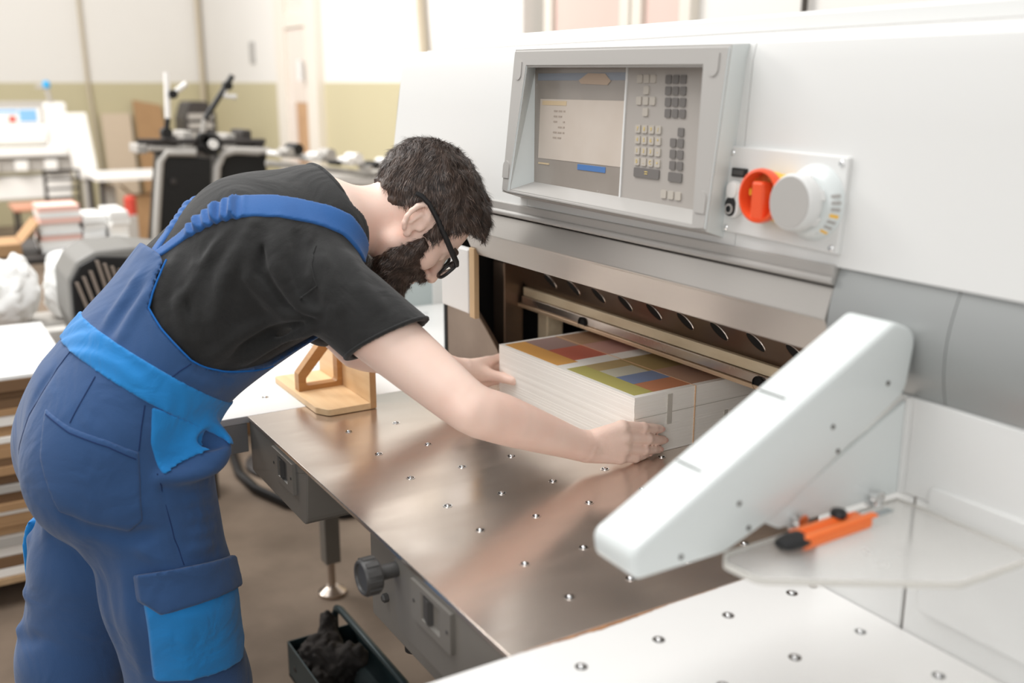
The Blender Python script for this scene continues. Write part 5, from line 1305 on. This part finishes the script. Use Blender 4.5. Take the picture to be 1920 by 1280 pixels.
tag(hexa('beige_sheet', [(-11.7, 1.55, 0.0), (-11.7, 1.88, 0.0), (-11.73, 1.88, 0.0), (-11.73, 1.55, 0.0), (-11.93, 1.55, 1.25), (-11.93, 1.88, 1.25), (-11.96, 1.88, 1.25), (-11.96, 1.55, 1.25)], 'beige_board'), 'pinkish beige board leaning on the far olive wall', 'board')
dm = thing('dark_machine', (-9.6, 2.05, 0), 'dark rounded machine housing standing in the far corner', 'machine')
prism('housing', rounded_poly([(1.92, 0.0), (2.24, 0.0), (2.24, 1.30), (2.16, 1.42), (1.98, 1.42), (1.92, 1.25)], 0.05), 'x', -9.9, -9.5, 'bg_dark', dm, b=0.01)
box('stand', -9.85, -9.55, 1.96, 2.20, 0.0, 0.05, 'bg_dark', dm)
for k in range(4): box('vent_slat', -9.50, -9.49, 1.96, 2.20, 0.98 + k * 0.09, 1.03 + k * 0.09, 'bg_grey', dm)
# ---- folding press with sensor arms
fp = thing('folding_machine', (-4.6, 0.8, 0), 'black folding machine with two jointed sensor arms behind the worker', 'machine')
prism('side_frame', [(0.40, 0.20), (0.70, 0.20), (0.80, 1.225), (0.56, 1.255)], 'x', -4.50, -4.3, 'press_black', fp, b=0.006)
prism('side_frame', [(0.72, 0.20), (1.06, 0.20), (1.10, 1.235), (0.85, 1.235)], 'x', -4.52, -4.34, 'press_black', fp, b=0.006)
tube('frame_edge', [(-4.295, 0.40, 0.20), (-4.295, 0.545, 1.22), (-4.295, 0.58, 1.262), (-4.295, 0.72, 1.255)], 0.018, 'bg_grey', fp, n=8)
tube('frame_edge', [(-4.30, 0.70, 0.20), (-4.30, 0.825, 1.18), (-4.30, 0.86, 1.245), (-4.30, 0.92, 1.26), (-4.30, 1.05, 1.25)], 0.020, 'bg_grey', fp, n=8)
lathe('knob', [(0.016, 0), (0.016, 0.01), (0, 0.012)], (-4.30, 0.60, 1.12), (1, 0, 0), 'bg_dark', fp, n=14)
for y0, y1, z, m_ in ((0.50, 0.74, 1.285, 'bg_grey'), (0.45, 1.10, 1.32, 'bg_dark'), (0.80, 1.12, 1.275, 'bg_grey')):
    tube('cross_rail', [(-4.32, y0, z), (-4.36, y1, z - 0.02)], 0.014, m_, fp, n=8)
for k in range(9):
    y = 0.46 + k * 0.075
    box('rail_carrier', -4.60 + 0.02 * (k % 3), -4.40 + 0.03 * (k % 2), y, y + 0.05, 1.255, 1.30 + 0.02 * (k % 4), 'bg_dark' if k % 3 else 'bg_grey', fp, b=0.006)
def sensor_arm(base, mid, top, side, m1, m2):
    tube('sensor_arm', [base, mid], 0.014, m2, fp, n=8); tube('sensor_arm', [mid, top], 0.015, m1, fp, n=8)
    lathe('arm_joint', [(0, -0.03), (0.026, -0.03), (0.026, 0.03), (0, 0.03)], base, (1, 0, 0), 'press_black', fp, n=14)
    lathe('arm_joint', [(0, -0.025), (0.022, -0.025), (0.022, 0.025), (0, 0.025)], side[0], (1, 0, 0), 'press_black', fp, n=14)
    tube('sensor_head', side, 0.014, 'bg_white', fp, n=8)
sensor_arm((-4.3, 0.585, 1.36), (-4.3, 0.60, 1.43), (-4.3, 0.612, 1.65), [(-4.3, 0.63, 1.545), (-4.29, 0.70, 1.595)], 'bg_white', 'press_black')
sensor_arm((-4.3, 0.76, 1.33), (-4.3, 0.78, 1.42), (-4.3, 0.935, 1.635), [(-4.3, 0.905, 1.585), (-4.3, 0.885, 1.535), (-4.29, 0.945, 1.53)], 'press_black', 'bg_grey')
lathe('drive_wheel', [(0, 0), (0.05, 0), (0.06, 0.02), (0.05, 0.05), (0, 0.05)], (-4.32, 0.80, 1.30), (1, 0, 0), 'press_black', fp, n=20)
lathe('drive_wheel', [(0, 0), (0.024, 0), (0.024, 0.02), (0, 0.02)], (-4.26, 0.80, 1.30), (1, 0, 0), 'bg_white', fp, n=16)
# delivery rails running right
for z, yy, x in ((1.255, 1.72, -4.30), (1.20, 1.74, -4.20), (1.13, 1.9, -4.10)):
    tube('delivery_rail', [(x, 1.05, z), (x, yy, z - 0.10)], 0.016, 'bg_grey', fp, n=8)
for k in range(12):
    y = 1.10 + k * 0.055; m_ = ('bg_white', 'bg_grey', 'press_black', 'bg_white')[k % 4]
    lathe('delivery_roller', [(0, -0.05), (0.014 + 0.008 * (k % 3), -0.05), (0.014 + 0.008 * (k % 3), 0.05), (0, 0.05)], (-4.22 + 0.03 * (k % 2), y, 1.245 - 0.010 * k + 0.02 * (k % 3)), (1, 0.2, 0), m_, fp, n=12)
box('delivery_bed', -4.7, -4.1, 1.06, 2.1, 0.95, 1.10, 'bg_grey', fp, b=0.01)
for y in (1.2, 2.0): box('leg', -4.5, -4.4, y, y + 0.08, 0.0, 0.95, 'bg_dark', fp)
for x, y in ((-4.48, 0.45), (-4.4, 0.60), (-4.48, 1.0), (-4.4, 0.9)): box('leg', x, x + 0.06, y, y + 0.06, 0.0, 0.22, 'bg_dark', fp)
# ---- grooved motor cover
mc = thing('ribbed_cover_machine', (-3.0, 0.0, 0), 'grey machine end with black ribbed guard behind the worker', 'machine')
RIB = [(-0.10, 0.66), (0.40, 0.66), (0.42, 0.98), (0.10, 1.035), (-0.03, 1.03), (-0.09, 1.00), (-0.125, 0.94), (-0.13, 0.80)]
prism('cover', rounded_poly(RIB, [0.02, 0.02, 0.02, 0.05, 0.05, 0.05, 0.04, 0.05]), 'x', -3.1, -2.78, 'cover_dark', mc, b=0.012)
prism('guard_plate', rounded_poly([(-0.122, 0.68), (0.36, 0.68), (0.36, 0.88), (0.08, 1.0), (-0.025, 1.012), (-0.082, 0.985), (-0.115, 0.93)], 0.03), 'x', -2.79, -2.765, 'press_black', mc, b=0.004)
for k in range(11):
    y0 = -0.105 + k * 0.024; zt_ = min(0.975, 0.93 + k * 0.018) if k < 3 else 1.0 - (k - 3) * 0.012
    hexa('guard_rib', [(-2.766, y0 + 0.06, 0.71), (-2.766, y0 + 0.072, 0.71), (-2.750, y0 + 0.072, 0.71), (-2.750, y0 + 0.06, 0.71), (-2.766, y0, zt_), (-2.766, y0 + 0.012, zt_), (-2.750, y0 + 0.012, zt_), (-2.750, y0, zt_)], 'rib_brown', mc, 0.001)
box('stand', -3.05, -2.82, -0.05, 0.35, 0.0, 0.66, 'bg_dark', mc, b=0.01)
# ---- dark table with paper stacks
dt = thing('dark_bench', (-4.5, 0.2, 0), 'low dark bench carrying paper stacks behind the ribbed machine', 'table')
box('bench_top', -4.95, -4.25, -0.40, 0.375, 0.765, 0.795, 'bg_dark', dt, b=0.004)
for x, y in ((-4.9, -0.35), (-4.3, -0.35), (-4.9, 0.33), (-4.3, 0.33)): box('leg', x, x + 0.04, y, y + 0.04, 0, 0.765, 'bg_dark', dt)
def pile(name, x0, x1, y0, y1, z0, z1, n, m, top, label):
    t = thing(name, ((x0 + x1) / 2, (y0 + y1) / 2, z0), label, 'paper stack')
    for i in range(n):
        j = random.uniform(-0.008, 0.008); q = random.uniform(-0.008, 0.008)
        a, b_ = z0 + (z1 - z0) * i / n, z0 + (z1 - z0) * (i + 1) / n
        box('paper_layer', x0 + j, x1 + j, y0 + q, y1 + q, a + 0.0005, b_, top if i == n - 1 else m[i % len(m)], t)
    return t
pile('paper_stack', -4.62, -4.38, -0.03, 0.155, 0.796, 1.02, 8, ['plastic_white', 'bg_white', 'pink_sheet'], 'pink_sheet', 'paper stack with a pink top sheet on the dark bench')
pile('paper_stack', -4.66, -4.36, 0.17, 0.272, 0.796, 0.965, 5, ['plastic_white', 'bg_white'], 'plastic_white', 'white paper stack in the middle of the dark bench')
pile('paper_stack', -4.62, -4.30, 0.285, 0.37, 0.796, 0.985, 6, ['plastic_white', 'bg_white'], 'plastic_white', 'white paper stack at the right end of the dark bench')
tag(box('yellow_pad', -4.29, -4.255, 0.295, 0.365, 0.796, 0.83, 'yellow', b=0.003), 'small yellow pad at the front edge of the dark bench', 'pad')
tag(box('black_case', -4.33, -4.26, 0.20, 0.27, 0.796, 0.83, 'press_black', b=0.004), 'small black case lying on the dark bench beside the yellow pad', 'case')
carton(-4.60, -4.32, -0.36, -0.12, 0.796, 0.86, 'kraft', 'flattened open cardboard box at the left end of the dark bench')
# ---- plastic bags
def bag(c, r, seed, label):
    c = A3(*c)
    pr = [ell(c, r, None, 'u', 0.04), ell(c + A3(0.02, r[1] * 0.4, r[2] * 0.55), (r[0] * 0.5, r[1] * 0.45, r[2] * 0.6), None, 'u', 0.05), ell(c + A3(-0.02, -r[1] * 0.45, r[2] * 0.35), (r[0] * 0.6, r[1] * 0.4, r[2] * 0.6), None, 'u', 0.05)]
    f = Field(pr, lambda P, d: np.maximum(d - 0.020 * np.abs(vnoise(P + seed, 30)) - 0.012 * np.abs(vnoise(P + seed * 2, 70)), 0.702 - P[:, 2]))
    o = surface('plastic_bag', f, c - A3(*r) - 0.06, c + A3(*r) + 0.10, 0.008, 'plastic_white', None, 1, 10)
    return tag(o, label, 'bag')
bag((-3.28, -0.275, 0.81), (0.10, 0.095, 0.12), 0.7, 'full white plastic bag at the left edge above the paper pallet')
bag((-3.30, -0.085, 0.800), (0.08, 0.045, 0.12), 1.9, 'narrow white plastic bag touching the black ribbed guard')
cr = thing('grey_crate', (-3.3, -0.25, 0), 'grey crate carrying the white plastic bags', 'crate')
box('body', -3.45, -3.215, -0.75, -0.04, 0.0, 0.70, 'bg_grey', cr, b=0.01)
for z in (0.2, 0.45): box('crate_band', -3.216, -3.208, -0.75, -0.04, z, z + 0.05, 'bg_dark', cr)
# ---- paper on the pallet at left
pl = thing('pallet', (-2.7, -0.65, 0), 'wooden pallet on the floor under the tall paper pile at left', 'pallet')
for y in (-1.15, -0.70, -0.28): box('block_runner', -3.05, -2.29, y, y + 0.09, 0.0, 0.085, 'pallet_wood', pl, b=0.003)
for k in range(6): box('deck_plank', -3.05 + k * 0.13, -2.94 + k * 0.13, -1.15, -0.19, 0.086, 0.108, 'pallet_wood', pl, b=0.002)
pp_ = thing('paper_pile', (-2.7, -0.65, 0.11), 'tall pile of brown and white paper bundles at the left edge', 'paper pile')
z = 0.109
while z < 0.735:
    h_ = random.uniform(0.010, 0.038); h_ = min(h_, 0.742 - z)
    j, q = random.uniform(-0.012, 0.012), random.uniform(-0.012, 0.012)
    box('paper_bundle', -3.02 + j, -2.305 + j, -1.13 + q, -0.205 + q, z + 0.0008, z + h_, random.choice(['kraft', 'paper', 'kraft', 'kraft', 'kraft_dark', 'kraft', 'bg_grey', 'kraft_dark']), pp_, b=0.001)
    z += h_
box('top_sheet', -3.03, -2.30, -1.14, -0.20, z + 0.0005, z + 0.012, 'plastic_white', pp_, b=0.001)
tag(hexa('loose_sheets', [(-3.20, -0.185, 0.0), (-3.11, -0.185, 0.0), (-3.11, -0.07, 0.0), (-3.20, -0.07, 0.0), (-3.20, -0.185, 0.69), (-3.11, -0.185, 0.69), (-3.11, -0.07, 0.69), (-3.20, -0.07, 0.69)], 'paper', b=0.004), 'white block of loose sheets between the bags and the worker', 'paper stack')
# ---- hose and dark base on the floor under the left table
tag(tube('floor_hose', [(-3.4, 0.55, 0.02), (-3.0, 0.48, 0.02), (-2.8, 0.49, 0.02), (-2.6, 0.55, 0.02), (-2.4, 0.70, 0.02), (-2.35, 0.95, 0.02)], 0.02, 'press_black', n=10), 'black hose curving over the floor under the left white table', 'hose')
tag(lathe('round_base', [(0, 0), (0.22, 0), (0.22, 0.02), (0.20, 0.03), (0, 0.03)], (-3.05, 0.75, 0.0), (0, 0, 1), 'bg_dark', n=32), 'dark round base plate on the floor beyond the left table', 'base plate')
tag(box('floor_crate', -4.0, -3.5, 0.35, 0.8, 0.0, 0.42, 'kraft_dark', b=0.01), 'brown crate standing in the shadow behind the left table', 'crate')
